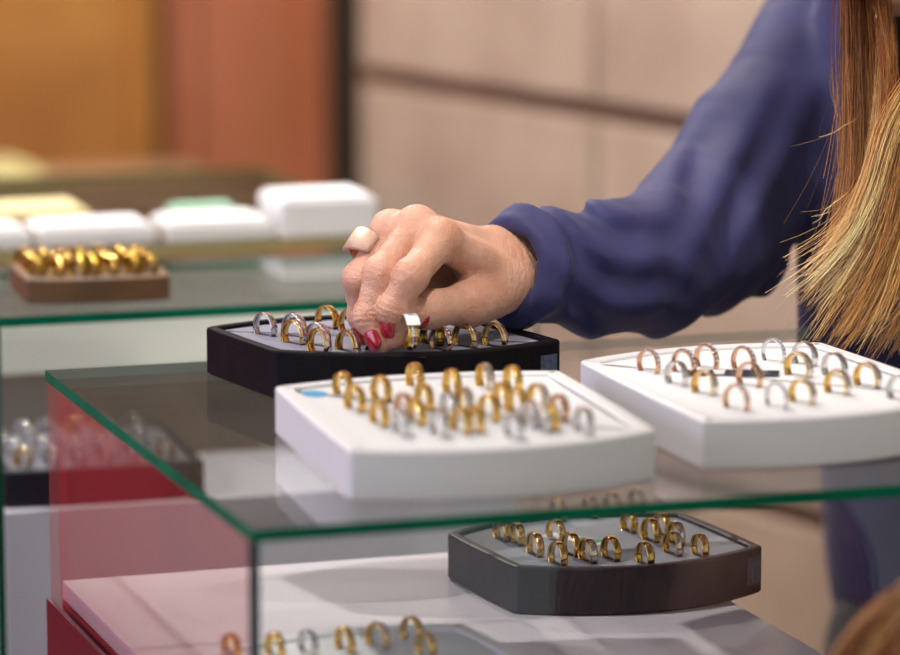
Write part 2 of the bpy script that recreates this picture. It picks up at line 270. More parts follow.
def surface(f, lo, hi, h, cf=4):
    """surface nets of f<0, evaluated finely only near the surface"""
    lo = np.array(lo, float); hi = np.array(hi, float)
    nc = np.ceil((hi - lo) / (h * cf)).astype(int) + 1
    n = nc * cf
    gc = np.stack(np.meshgrid(*[(np.arange(k) + .5) * h * cf - .5 * h for k in nc], indexing='ij'), -1).reshape(-1, 3) + lo
    dc = f(gc.astype(np.float32)).reshape(nc)
    D = np.repeat(np.repeat(np.repeat(dc, cf, 0), cf, 1), cf, 2).astype(np.float32)
    near = np.argwhere(np.abs(D) < h * cf * 1.9)
    for s in range(0, len(near), 400000):
        q = near[s:s + 400000]
        D[q[:, 0], q[:, 1], q[:, 2]] = f((q * h + lo).astype(np.float32))
    S = D < 0
    corners = [(i, j, k) for i in (0, 1) for j in (0, 1) for k in (0, 1)]
    sh = tuple(x - 1 for x in n)
    cnt = np.zeros(sh, np.int8)
    for (i, j, k) in corners: cnt += S[i:i + sh[0], j:j + sh[1], k:k + sh[2]]
    act = (cnt > 0) & (cnt < 8)
    ids = -np.ones(sh, np.int64); cells = np.argwhere(act); ids[act] = np.arange(len(cells))
    vals = {c: D[cells[:, 0] + c[0], cells[:, 1] + c[1], cells[:, 2] + c[2]] for c in corners}
    acc = np.zeros((len(cells), 3)); num = np.zeros(len(cells))
    for a in corners:
        for ax in range(3):
            if a[ax]: continue
            b = list(a); b[ax] = 1; b = tuple(b)
            va, vb = vals[a], vals[b]; m = (va < 0) != (vb < 0)
            t = np.where(m, va / np.where(m, va - vb, 1), 0)
            pt = np.repeat(np.array(a, float)[None], len(cells), 0); pt[:, ax] += t
            acc[m] += pt[m]; num[m] += 1
    verts = (cells + acc / num[:, None]) * h + lo
    faces = []
    for ax in range(3):
        u, v = [(1, 2), (2, 0), (0, 1)][ax]
        sl0 = [slice(None)] * 3; sl1 = [slice(None)] * 3
        sl0[ax] = slice(0, -1); sl1[ax] = slice(1, None)
        A, B = S[tuple(sl0)], S[tuple(sl1)]
        for (flip, E) in ((False, A & ~B), (True, ~A & B)):
            q = np.argwhere(E)
            ok = (q[:, u] > 0) & (q[:, v] > 0) & (q[:, u] < n[u] - 1) & (q[:, v] < n[v] - 1)
            q = q[ok]
            def idx(du, dv):
                r = q.copy(); r[:, u] -= du; r[:, v] -= dv
                return ids[r[:, 0], r[:, 1], r[:, 2]]
            quad = np.stack([idx(1, 1), idx(0, 1), idx(0, 0), idx(1, 0)], 1)
            if flip: quad = quad[:, ::-1]
            faces.append(quad)
    return verts, np.concatenate(faces)

def relax(verts, faces, it=1, lam=.5):
    e = np.concatenate([faces[:, [i, (i + 1) % 4]] for i in range(4)])
    e = np.unique(np.sort(e, 1), axis=0)
    deg = np.bincount(e.ravel(), minlength=len(verts)).astype(float)[:, None]
    for _ in range(it):
        for l in (lam, -lam * .98):
            s = np.zeros_like(verts)
            np.add.at(s, e[:, 0], verts[e[:, 1]]); np.add.at(s, e[:, 1], verts[e[:, 0]])
            verts = verts + l * (s / np.maximum(deg, 1) - verts)
    return verts

# ------------------------------------------------------------------ setting
def setting():
    bm = bmesh.new(); box(bm, -2.6, 3.2, -2.6, 4.3, -TOP - .1, -TOP)
    tag(obj('floor', bm, M['floor']), kind='structure')
    bm = bmesh.new(); box(bm, -2.6, 3.2, -2.6, 4.3, 1.85, 1.95)
    tag(obj('ceiling', bm, M['ceiling']), kind='structure')
    bm = bmesh.new(); box(bm, -2.6, 3.2, 4.2, 4.3, -TOP, 1.85)
    tag(obj('wall_back', bm, M['gap']), kind='structure')
    # left wall with a tall window opening, added for bluish light from the left
    bm = bmesh.new()
    box(bm, -2.6, -2.5, -2.6, -.9, -TOP, 1.85); box(bm, -2.6, -2.5, 1.6, 4.2, -TOP, 1.85)
    box(bm, -2.6, -2.5, -.9, 1.6, -TOP, -.35); box(bm, -2.6, -2.5, -.9, 1.6, 1.35, 1.85)
    tag(obj('wall_left', bm, M['wallpaint']), kind='structure')
    wn = bmesh.new()
    for y in (-.9, .33, 1.55): box(wn, -2.58, -2.52, y, y + .05, -.35, 1.35)
    for z in (-.35, 1.3): box(wn, -2.58, -2.52, -.9, 1.6, z, z + .05)
    wo = tag(obj('added_window_1', wn, M['label_white']), kind='structure')
    mbox('added_window_pane', M['glass'], wo, (-2.555, -2.549, -.85, 1.55, -.30, 1.30))
    # stone wall behind the woman: blocks with recessed joints
    a = np.array([1.0323, 1.5871]); b = np.array([.8085, 2.4716]); d = (b - a) / np.linalg.norm(b - a)
    nrm = np.array([d[1], -d[0]])     # away from the room
    def P(s, z, off): q = a + d * s + nrm * off; return (q[0], q[1], z + TOP)
    bm = bmesh.new()
    def blk(s0, s1, z0, z1, o0, o1, mat, bev):
        vs = [bm.verts.new(P(s, z, o)) for s in (s0, s1) for z in (z0, z1) for o in (o0, o1)]
        idx = [(0, 1, 3, 2), (4, 6, 7, 5), (0, 4, 5, 1), (2, 3, 7, 6), (0, 2, 6, 4), (1, 5, 7, 3)]
        fs = [bm.faces.new([vs[i] for i in f]) for f in idx]
        for f in fs: f.material_index = mat
        if bev: bmesh.ops.bevel(bm, geom=list({e for f in fs for e in f.edges}), offset=bev, segments=2, affect='EDGES')
    blk(-1.9, .93, -TOP, 1.85, .012, .12, 1, 0)
    zs = [-TOP, -.779, -.397, -.0145, .368, .75, 1.132, 1.514, 1.85]
    for i in range(len(zs) - 1):
        joint = .415
        for k in range(-5, 2):
            s0, s1 = joint + k * .5, joint + (k + 1) * .5
            s1 = min(s1, .93)
            if s1 - s0 < .02: continue
            blk(s0 + .004, s1 - .004, zs[i] + .010, zs[i + 1] - .010, 0, .05, 0, .004)
    tag(obj('wall_right', bm, [M['stonewall'], M['mortar']]), kind='structure')

def wall_panels():
    def panel(name, x0, x1, mat, label, y=4.2):
        r = empty(name, (((x0 + x1) / 2), y, 0)); tag(r, label, 'panel')
        def bx(n, m, *bs, bevel=.004):
            bm = bmesh.new()
            for q in bs: box(bm, *q, bevel=bevel)
            o = obj(n, bm, m, r); o.matrix_parent_inverse = Matrix.Translation(r.location).inverted(); return o
        st = .035
        bx('frame', M['gap' if mat is None else mat], (x0, x0 + st, y - .05, y - .004, -TOP + .004, .25), (x1 - st, x1, y - .05, y - .004, -TOP + .004, .25),
           (x0, x1, y - .049, y - .004, 0.18, .25), (x0, x1, y - .049, y - .004, -TOP + .004, -TOP + .12))
        bx('board', M[mat], (x0 + st, x1 - st, y - .03, y - .006, -TOP + .12, .18))
    panel('wood_panel', -.35, .52, 'orange', 'honey orange wooden wall panel at the far left edge of the photo')
    panel('wood_panel', .54, .972, 'orange', 'golden orange wooden wall panel left of the dark upright gap')
    panel('wood_panel', 1.0, 1.262, 'salmon', 'salmon red wooden wall panel right of the dark upright gap')

# ------------------------------------------------------------------ glass cases
def pane(name, parent, x0, x1, y0, y1, z0, z1, edgemat='edge', back=None):
    """flat slab of glass: two clear big faces, coloured polished edges"""
    bm = bmesh.new(); fs = box(bm, x0, x1, y0, y1, z0, z1)
    dims = (x1 - x0, y1 - y0, z1 - z0); thin = int(np.argmin(dims))
    bm.normal_update()
    for f in fs:
        f.material_index = 0 if abs(f.normal[thin]) > .9 else 1
    if back: fs[3].material_index = 2
    return obj(name, bm, [M['glass'], M[edgemat], M[back or 'glass']], parent)

def counters():
    c = empty('display_counter'); tag(c, 'glass display counter in front with green edges, white deck and burgundy base', 'display counter')
    pane('glass_top', c, 0, 1.25, 0, .498, -.0065, 0, 'edge', 'edge_pale')
    pane('front_pane', c, 0, 1.25, .0005, .0065, -.40, -.007, 'edge_dark')
    pane('side_pane', c, .0, .006, .007, .492, -.40, -.007, 'edge_dark', 'glass')
    mbox('deck', M['deck'], c, (.0065, .391, .007, .487, -.147, -.135), bevel=.001)
    mbox('base', M['red'], c, (.0065, .390, .008, .487, -TOP, -.1475))
    bm = bmesh.new(); box(bm, -.003, .0, .0, .492, -TOP, -.147)
    obj('side_trim', bm, M['red'], c)
    mbox('end_base', M['red'], c, (.80, 1.25, .008, .487, -TOP, -.0075))
    # second counter
    c = empty('display_counter'); tag(c, 'second glass display counter, behind the front one at left, with cream back', 'display counter')
    pane('glass_top', c, .0105, .41, .713, .935, -.0065, 0)
    pane('front_pane', c, .0105, .41, .7135, .7195, -.40, -.007, 'edge')
    pane('side_pane', c, .0105, .0165, .72, .93, -.40, -.007, 'edge')
    mbox('back_panel', M['cream'], c, (.021, .41, .925, .931, -.078, -.007))
    mbox('back_board', M['taupe'], c, (.021, .41, .924, .930, -.147, -.0785))
    mbox('riser', M['riser'], c, (.024, .409, .757, .924, -.42, -.147), bevel=.001)
    mbox('base', M['wood'], c, (.021, .41, .7205, .924, -TOP, -.4205))
    # third counter
    c = empty('display_counter'); tag(c, 'third glass display counter far back, carrying a row of white trays', 'display counter')
    pane('glass_top', c, .0, .42, 1.02, 1.5, -.0065, 0, 'olive')
    pane('front_pane', c, .0, .42, 1.0205, 1.0265, -.40, -.007, 'olive')
    mbox('deck', M['yellowbox'], c, (.0, .42, 1.027, 1.49, -.21, -.20))
    mbox('base', M['wood'], c, (.0, .42, 1.027, 1.49, -TOP, -.2105))
    # fourth, low wooden one
    c = empty('display_counter'); tag(c, 'low brown wooden counter farthest back below the orange panels', 'display counter')
    mbox('base', M['wood'], c, (-.25, .66, 2.3, 2.75, -TOP, -.17), bevel=.003)
    mbox('worktop', M['wood'], c, (-.26, .67, 2.29, 2.76, -.1695, -.145), bevel=.003)
    # unseen red cabinet, added to be mirrored in the front counter's side pane
    c = empty('cabinet'); tag(c, 'red lacquered cabinet added out of view, for its reflection in the side pane', 'cabinet')
    mbox('body', M['redcab'], c, (-1.2, -.62, 1.3, 3.9, -TOP, .30), bevel=.004)
    mbox('worktop', M['pinkcab'], c, (-1.21, -.60, 1.29, 3.91, .3005, .325), bevel=.003)
    for i in range(4):
        d = mbox('door', M['redcab'], c, (-.6195, -.60, 1.33 + i * .64, 1.95 + i * .64, -TOP + .08, .28), bevel=.003)
        mbox('handle', M['metal'], d, (-.599, -.588, 1.36 + i * .64, 1.37 + i * .64, -.05, .12))

# ------------------------------------------------------------------ trays
def arc(p, q, sag, n):
    p = np.array(p); q = np.array(q); d = q - p; nn = np.array([d[1], -d[0]]) / np.linalg.norm(d)
    t = np.linspace(0, 1, n)
    return [p + d * s + nn * sag * 4 * s * (1 - s) for s in t]

def outline(FL, FR, BR, BL, fs, bs, n=18, r=.003):
    sides = [arc(FL, FR, fs, n), arc(FR, BR, .001, 4), arc(BR, BL, bs, n), arc(BL, FL, .001, 4)]
    pts = []
    for i, s in enumerate(sides):
        s = [np.array(x) for x in s]
        u = (s[1] - s[0]); u /= np.linalg.norm(u); v = (s[-2] - s[-1]); v /= np.linalg.norm(v)
        prev = sides[i - 1]; pv = np.array(prev[-2]) - np.array(prev[-1]); pv /= np.linalg.norm(pv)
        c = s[0]; A = c + pv * r; B = c + u * r
        for t in (0, .33, .67, 1): pts.append((1 - t) ** 2 * A + 2 * t * (1 - t) * c + t * t * B)
        pts += s[1:-1]
    return np.array(pts)

def inset(P, d):
    nx = np.roll(P, -1, 0) - P; pv = P - np.roll(P, 1, 0)
    nx = nx / np.linalg.norm(nx, axis=1)[:, None]; pv = pv / np.linalg.norm(pv, axis=1)[:, None]
    t = nx + pv; t /= np.linalg.norm(t, axis=1)[:, None]
    n = np.stack([-t[:, 1], t[:, 0]], 1)      # inward for a CCW outline
    c = np.clip((np.stack([-pv[:, 1], pv[:, 0]], 1) * n).sum(1), .5, 1)
    return P + n * (d / c)[:, None]

def tray(name, z0, h, corners, fs, bs, mat, padmat, label, rim=.007, rec=.0025, padrec=None, slits=()):
    P = outline(*corners, fs, bs)
    prof = [(.0015, 0), (0, .0015), (0, h - .0016), (.0006, h - .0005), (.0016, h), (rim - .0012, h), (rim - .0002, h - .0007), (rim, h - .0018), (rim, h - rec - .004)]
    bm = bmesh.new(); rows = []
    for d, z in prof:
        Q = inset(P, d) if d else P
        rows.append([bm.verts.new((q[0], q[1], z0 + z + TOP)) for q in Q])
    n = len(P)
    for a, b in zip(rows[:-1], rows[1:]):
        for i in range(n): bm.faces.new((a[i], a[(i + 1) % n], b[(i + 1) % n], b[i]))
    bm.faces.new(rows[0][::-1]); bm.faces.new(rows[-1])
    t = obj(name, bm, mat); tag(t, label, 'ring tray')
    for p in t.data.polygons: p.use_smooth = False
    bm = bmesh.new(); Q = inset(P, rim + .0003); zt = z0 + h - rec
    up = [bm.verts.new((q[0], q[1], zt + TOP)) for q in Q]; dn = [bm.verts.new((q[0], q[1], zt - .0035 + TOP)) for q in Q]
    for i in range(n): bm.faces.new((dn[i], dn[(i + 1) % n], up[(i + 1) % n], up[i]))
    bm.faces.new(up); bm.faces.new(dn[::-1])
    for (x, y, a) in slits:     # flat dark strips, painted as the shade inside the ring slots
        cx, sx = math.cos(a), math.sin(a)
        q = [bm.verts.new((x + cx * i * .0105 - sx * j * .0022, y + sx * i * .0105 + cx * j * .0022, zt + TOP + .00015)) for i, j in ((-1, -1), (1, -1), (1, 1), (-1, 1))]
        f = bm.faces.new(q); f.material_index = 1
    obj('ring_pad', bm, [padmat, M['slit']], t)
    return t, P

def front_sticker(parent, corners, fs, z0, z1, t0, t1, mat, label):
    pts = arc(corners[0], corners[1], fs, 60); d = np.array(corners[1]) - np.array(corners[0])
    nn = np.array([d[1], -d[0]]) / np.linalg.norm(d)
    bm = bmesh.new(); rows = []
    for i in range(int(60 * t0), int(60 * t1)):
        p = pts[i] + nn * .0003
        rows.append((bm.verts.new((p[0], p[1], z0 + TOP)), bm.verts.new((p[0], p[1], z1 + TOP))))
    for a, b in zip(rows[:-1], rows[1:]): bm.faces.new((a[0], b[0], b[1], a[1]))
    o = obj('sticker', bm, mat, parent)
    m = o.modifiers.new('t', 'SOLIDIFY'); m.thickness = .0003; m.offset = 1
    o['label'] = label
    return o

def flat(bm, c, rz, sx, sy, sz, z, oval=False, mat=0):
    n = 24 if oval else 4
    pts = []
    for i in range(n):
        if oval: a = 2 * PI * i / n; x, y = sx * math.cos(a), sy * math.sin(a)
        else: x, y = [(-sx, -sy), (sx, -sy), (sx, sy), (-sx, sy)][i]
        pts.append((c[0] + x * math.cos(rz) - y * math.sin(rz), c[1] + x * math.sin(rz) + y * math.cos(rz)))
    lo = [bm.verts.new((x, y, z + TOP)) for x, y in pts]; hi = [bm.verts.new((x, y, z + sz + TOP)) for x, y in pts]
    fs = [bm.faces.new((lo[i], lo[(i + 1) % n], hi[(i + 1) % n], hi[i])) for i in range(n)] + [bm.faces.new(hi), bm.faces.new(lo[::-1])]
    for f in fs: f.material_index = mat

# ------------------------------------------------------------------ rings
def lathe_ring(R, r0, wd, seg=56, dome=.35, ridge=False):
    """ring in the local XZ plane, axis along Y"""
    h = wd / 2; t = R - r0
    prof = [(r0, -h * .8), (r0 + t * .25, -h), (R - t * dome, -h)]
    for s in np.linspace(-.8, .8, 7):
        rr = R - t * dome * abs(s) ** 2.2
        if ridge and abs(abs(s) - .53) < .03: rr -= t * .35
        prof.append((rr, h * s))
    prof += [(R - t * dome, h), (r0 + t * .25, h), (r0, h * .8), (r0 - t * .05, 0)]
    bm = bmesh.new(); rows = []
    for i in range(seg):
        a = 2 * PI * i / seg
        rows.append([bm.verts.new((r * math.cos(a), y, r * math.sin(a))) for r, y in prof])
    n = len(prof)
    for i in range(seg):
        A, B = rows[i], rows[(i + 1) % seg]
        for j in range(n): bm.faces.new((A[j], B[j], B[(j + 1) % n], A[(j + 1) % n]))
    return bm

def mesh_of(bm, mats, name):
    o = obj(name, bm, mats); me = o.data
    me.polygons.foreach_set('use_smooth', [True] * len(me.polygons))
    for p in me.polygons: p.use_smooth = True
    bpy.data.objects.remove(o)
    return me

def stones_bm(R, wd, n, a0, a1, rows=1):
    bm = bmesh.new()
    for r in range(rows):
        y = (r - (rows - 1) / 2) * wd * .4
        for i in range(n):
            a = a0 + (a1 - a0) * i / max(n - 1, 1)
            s = wd * (.26 if rows == 1 else .2)
            mtx = Matrix.Rotation(-a + PI / 2, 4, 'Y') @ Matrix.Translation((0, y, R)) @ Matrix.Scale(s, 4)
            top = [bm.verts.new(mtx @ V((math.cos(k * PI / 3) * .6, math.sin(k * PI / 3) * .6, .55))) for k in range(6)]
            mid = [bm.verts.new(mtx @ V((math.cos(k * PI / 3), math.sin(k * PI / 3), .1))) for k in range(6)]
            low = bm.verts.new(mtx @ V((0, 0, -.7)))
            bm.faces.new(top)
            for k in range(6):
                bm.faces.new((mid[k], mid[(k + 1) % 6], top[(k + 1) % 6], top[k])); bm.faces.new((low, mid[(k + 1) % 6], mid[k]))
    return bm

KINDS = {}
def ring_kinds():
    K = {}
    for k in ('gold', 'silver', 'rose', 'darkgold'):
        K[k] = [('band', mesh_of(lathe_ring(.0104, .0088, .0053), M[k], k + '_band'))]
    K['two'] = [('band', mesh_of(lathe_ring(.0102, .0087, .0056, dome=.2), M['gold'], 'two_band')),
                ('outer_band', mesh_of(lathe_ring(.0106, .0099, .0036), M['silver'], 'two_outer'))]
    K['milled'] = [('band', mesh_of(lathe_ring(.0104, .0087, .0056, ridge=True), M['gold'], 'mill_band')),
                   ('outer_band', mesh_of(lathe_ring(.0107, .0100, .0018), M['silver'], 'mill_outer'))]
    K['stud'] = [('band', mesh_of(lathe_ring(.0103, .0088, .0042), M['rose'], 'stud_band')),
                 ('stone_row', mesh_of(stones_bm(.0103, .0040, 11, .1, PI - .1), M['stone'], 'stud_stones'))]
    K['studs'] = [('band', mesh_of(lathe_ring(.0103, .0090, .0034), M['silver'], 'studs_band')),
                  ('stone_row', mesh_of(stones_bm(.0103, .0040, 13, .0, PI), M['stone'], 'studs_stones'))]
    for k, parts in K.items():
        for n, me in parts: me.polygons.foreach_set('use_smooth', [n != 'stone_row'] * len(me.polygons))
    KINDS.update(K)

LOOK = {'gold': 'yellow gold ring', 'silver': 'white gold ring', 'rose': 'rose gold ring', 'darkgold': 'dark gold ring',
        'two': 'gold and silver ring', 'milled': 'silver-striped gold ring', 'stud': 'rose stone-set ring', 'studs': 'silver stone-set ring'}
TRAYN = {'black': ('black tray under the hand', 'wedding rings in the black tray under the hand'),
         'white': ('front white tray', 'wedding rings in the front white tray'),
         'right': ('right white tray', 'wedding rings in the right white tray'),
         'lower': ('charcoal tray', 'gold rings in the charcoal tray inside the counter'),
         'bottom': ('bottom white tray', 'rings in the white tray at the bottom edge'),
         'second': ('tray inside the second counter', 'silver rings in the black tray of the second counter'),
         'brown': ('brown tray', 'gold rings in the brown tray on the second counter')}
ORD = ['first', 'second', 'third', 'fourth', 'fifth', 'sixth', 'seventh', 'eighth', 'ninth', 'tenth', 'eleventh', 'twelfth']

def put_ring(kind, x, y, zc, rz, label, group, s=1.0, tilt=0):
    root = None
    for n, me in KINDS[kind]:
        o = bpy.data.objects.new('ring' if root is None else n, me)
        link(o, root)
        if root is None:
            root = o; o.location = (x, y, zc + TOP); o.rotation_euler = (0, tilt, rz); o.scale = (s, s, s)
            tag(o, label, 'ring', group)
    return root

def ring_angle(th):
    t = math.radians(th); v = math.cos(t) * RIGHT[:2] + math.sin(t) * np.array([-.3138, -.9495])
    return math.atan2(v[1], v[0])

def place_rings():
    rows = {}
    for r in RINGS: rows.setdefault((r[0], r[1 + 1]), []).append(r)
    for (tr, row), lst in rows.items():
        nm, grp = TRAYN[tr]
        lst = sorted(lst, key=lambda r: r[3][0] * .9495 - r[3][1] * .3138)
        for i, (_, kind, _, (x, y, z), th) in enumerate(lst):
            label = f"{LOOK[kind]}, {ORD[i]} from left in {row} row, {nm}"
            s = random.uniform(.90, .96) * (1.04 if tr == 'black' else 1)
            put_ring(kind, x, y, z + .0052, ring_angle(th), label, grp, s)

# ------------------------------------------------------------------ things on the counters
def tray_slits(key):
    return [(r[3][0], r[3][1], ring_angle(r[4])) for r in RINGS if r[0] == key]

def trays():
    cb = ((.110, .352), (.290, .336), (.268, .432), (.0935, .452))
    t, P = tray('ring_tray', 0.0003, .030, cb, .030, .032, M['black'], M['grey_pad'], 'black lacquered ring tray with grey pad, under the reaching hand', rec=.0025, slits=tray_slits('black') + [(HELD[0], HELD[1], ring_angle(20))])
    front_sticker(t, cb, .030, .008, .022, .90, .985, M['sticker_grey'], 'grey film sticker')
    cw = ((.067, .051), (.242, .052), (.2555, .243), (.0805, .2445))
    t, P = tray('ring_tray', 0.0003, .028, cw, .022, .016, M['white'], M['white_pad'], 'front white ring tray crowded with gold and silver rings', rim=.010, rec=.002)
    bm = bmesh.new(); flat(bm, (.0985, .2235), 0, .0072, .0105, .0002, .0264, True)
    o = obj('sticker', bm, M['sticker_blue'], t); o['label'] = 'blue oval sticker'
    cr = ((.2755, .069), (.452, .100), (.444, .287), (.2785, .272))
    t, P = tray('ring_tray', 0.0003, .028, cr, .024, .020, M['white'], M['white_pad'], 'right white ring tray in front of the woman, partly cut by the frame', rim=.010, rec=.002)
    cl = ((.2507, .3089), (.4182, .3155), (.4085, .423), (.2413, .4139))
    t, P = tray('ring_tray', -.1347, .030, cl, .028, .032, M['charcoal'], M['grey_pad2'], 'charcoal ring tray with gold rings, inside the counter on its white deck', rec=.0025, slits=tray_slits('lower'))
    front_sticker(t, cl, .028, -.128, -.110, .91, .985, M['sticker_grey'], 'grey film sticker')
    cm = ((.022, .068), (.188, .083), (.1785, .188), (.0125, .166))
    t, P = tray('ring_tray', -.1347, .028, cm, .025, .022, M['white'], M['grey_pad3'], 'white ring tray on the deck, cut by the bottom edge of the photo', rim=.010, rec=.002)
    c2 = ((.0265, .768), (.172, .762), (.180, .912), (.034, .916))
    t, P = tray('ring_tray', -.1467, .027, c2, .004, .006, M['charcoal'], M['grey_pad2'], 'black ring tray with silver rings, inside the second counter at left')
    cc = ((.044, .765), (.146, .753), (.154, .843), (.050, .851))
    t, P = tray('ring_tray', .0003, .018, cc, .006, .006, M['brown_tray'], M['brown_pad'], 'brown ring tray with gold rings standing on the second counter')
    # rings of the two trays behind
    k = 0
    for row, (yy, names) in enumerate(((.898, 'back'), (.862, 'second'), (.824, 'third'), (.788, 'front'))):
        for i in range(6):
            x = .046 + i * .0205 + row * -.0005 + random.uniform(-.003, .003)
            put_ring('silver' if random.random() < .8 else 'two', x, yy + random.uniform(-.004, .004), -.1467 + .0245 + .0054, ring_angle(55 + random.uniform(-8, 8)),
                     f"blurred silver ring, {ORD[i]} from left in {names} row, {TRAYN['second'][0]}", TRAYN['second'][1])
    for row, (yy, names) in enumerate(((.836, 'back'), (.812, 'middle'), (.788, 'front'))):
        for i in range(7):
            x = .0585 + i * .0132 + random.uniform(-.002, .002)
            put_ring('gold' if random.random() < .5 else 'darkgold', x, yy - (x - .05) * .09 + random.uniform(-.003, .003), .0003 + .0155 + .0054, ring_angle(55 + random.uniform(-8, 8)),
                     f"blurred gold ring, {ORD[i]} from left in {names} row, {TRAYN['brown'][0]}", TRAYN['brown'][1], .92)

def small_things():
    # price labels lying on pads
    def plabel(name, c, rz, z, m1, m2, label, sx=.012, sy=.005):
        bm = bmesh.new(); flat(bm, c, rz, sx, sy, .0006, z)
        o = obj(name, bm, m1); tag(o, label, 'price label')
        if m2:
            bm = bmesh.new(); flat(bm, (c[0] + math.cos(rz) * sx * .45, c[1] + math.sin(rz) * sx * .45), rz, sx * .4, sy * .75, .0003, z + .0006)
            q = obj('label_mark', bm, m2, o); q['label'] = 'coloured mark on the label'
    plabel('price_label', (.341, .214), -.25, .0266, M['label_dark'], M['label_white'], 'small dark steel price label lying on the right white tray, left one', .018, .009)
    plabel('price_label', (.362, .204), -.45, .0272, M['label_dark'], None, 'small dark steel price label lying on the right white tray, right one', .016, .008)
    plabel('price_label', (.316, .379), -.9, -.1069, M['label_white'], M['green'], 'white price label with green end lying in the charcoal tray', .022, .007)
    bm = bmesh.new(); flat(bm, (.2, .158), -.35, .016, .016, .003, -.1349)
    o = obj('price_label', bm, M['label_white']); tag(o, 'white tag with a green oval lying beside the bottom white tray', 'price label')
    bm = bmesh.new(); flat(bm, (.1965, .160), -.35, .005, .005, .0003, -.1318, True)
    q = obj('label_mark', bm, M['green'], o); q['label'] = 'green oval'
    # ring pinched by the fingers, its paper tag
    r = put_ring('milled', HELD[0], HELD[1], HELD[2], ring_angle(12 + 62), 'ring with a white paper tag, pinched between thumb and forefinger', 'rings handled by the woman', 1.0)
    tagm = bmesh.new()
    R0 = .0113; wd = .0042
    rows = []
    for i in range(15):
        a = PI / 2 - 1.0 + 2.0 * i / 14
        rows.append([tagm.verts.new((R * math.cos(a), y, R * math.sin(a))) for R, y in ((R0, -wd), (R0, wd), (R0 + .0006, wd), (R0 + .0006, -wd))])
    for a, b in zip(rows[:-1], rows[1:]):
        for j in range(4): tagm.faces.new((a[j], b[j], b[(j + 1) % 4], a[(j + 1) % 4]))
    tagm.faces.new(rows[0]); tagm.faces.new(rows[-1][::-1])
    o = obj('paper_tag', tagm, M['label_white'], r); o['label'] = 'white paper tag'
    bm = bmesh.new()
    for s in (-.0012, .0004):
        for a in (.05, .22):
            q = [bm.verts.new(((R0 + .0007) * math.cos(PI / 2 - aa), y, (R0 + .0007) * math.sin(PI / 2 - aa))) for aa, y in ((a, s), (a, s + .0008), (a + .1, s + .0008), (a + .1, s))]
            bm.faces.new(q)
    obj('print', bm, M['ink'], o)
    # white trays and boxes far back on the third counter
    def wbox(x0, x1, y0, y1, z1, label, mat='white', rim=True, z0=.0003):
        o = mbox('display_box', M[mat], None, (x0, x1, y0, y1, z0, z1), bevel=.002); tag(o, label, 'box')
        if rim: mbox('lid', M[mat], o, (x0 + .004, x1 - .004, y0 + .004, y1 - .004, z1 + .0002, z1 + .003), bevel=.001)
    wbox(.004, .105, 1.035, 1.10, .014, 'low white tray box at the far left on the third counter', 'white')
    wbox(.112, .205, 1.035, 1.10, .014, 'low white tray box second from left on the third counter')
    wbox(.215, .300, 1.033, 1.10, .014, 'low white tray box left of the tall white box on the third counter')
    wbox(.306, .385, 1.028, 1.10, .030, 'tall white box at the right on the third counter, left of the hand')
    wbox(.245, .30, 1.13, 1.17, .012, 'small green box behind the white row on the third counter', 'teal')
    wbox(.01, .18, 1.15, 1.23, .012, 'pale yellow card box at far left on the third counter', 'yellowbox')
    wbox(.01, .42, 2.36, 2.60, -.115, 'long olive box on the low wooden counter', 'olive', z0=-.1445)

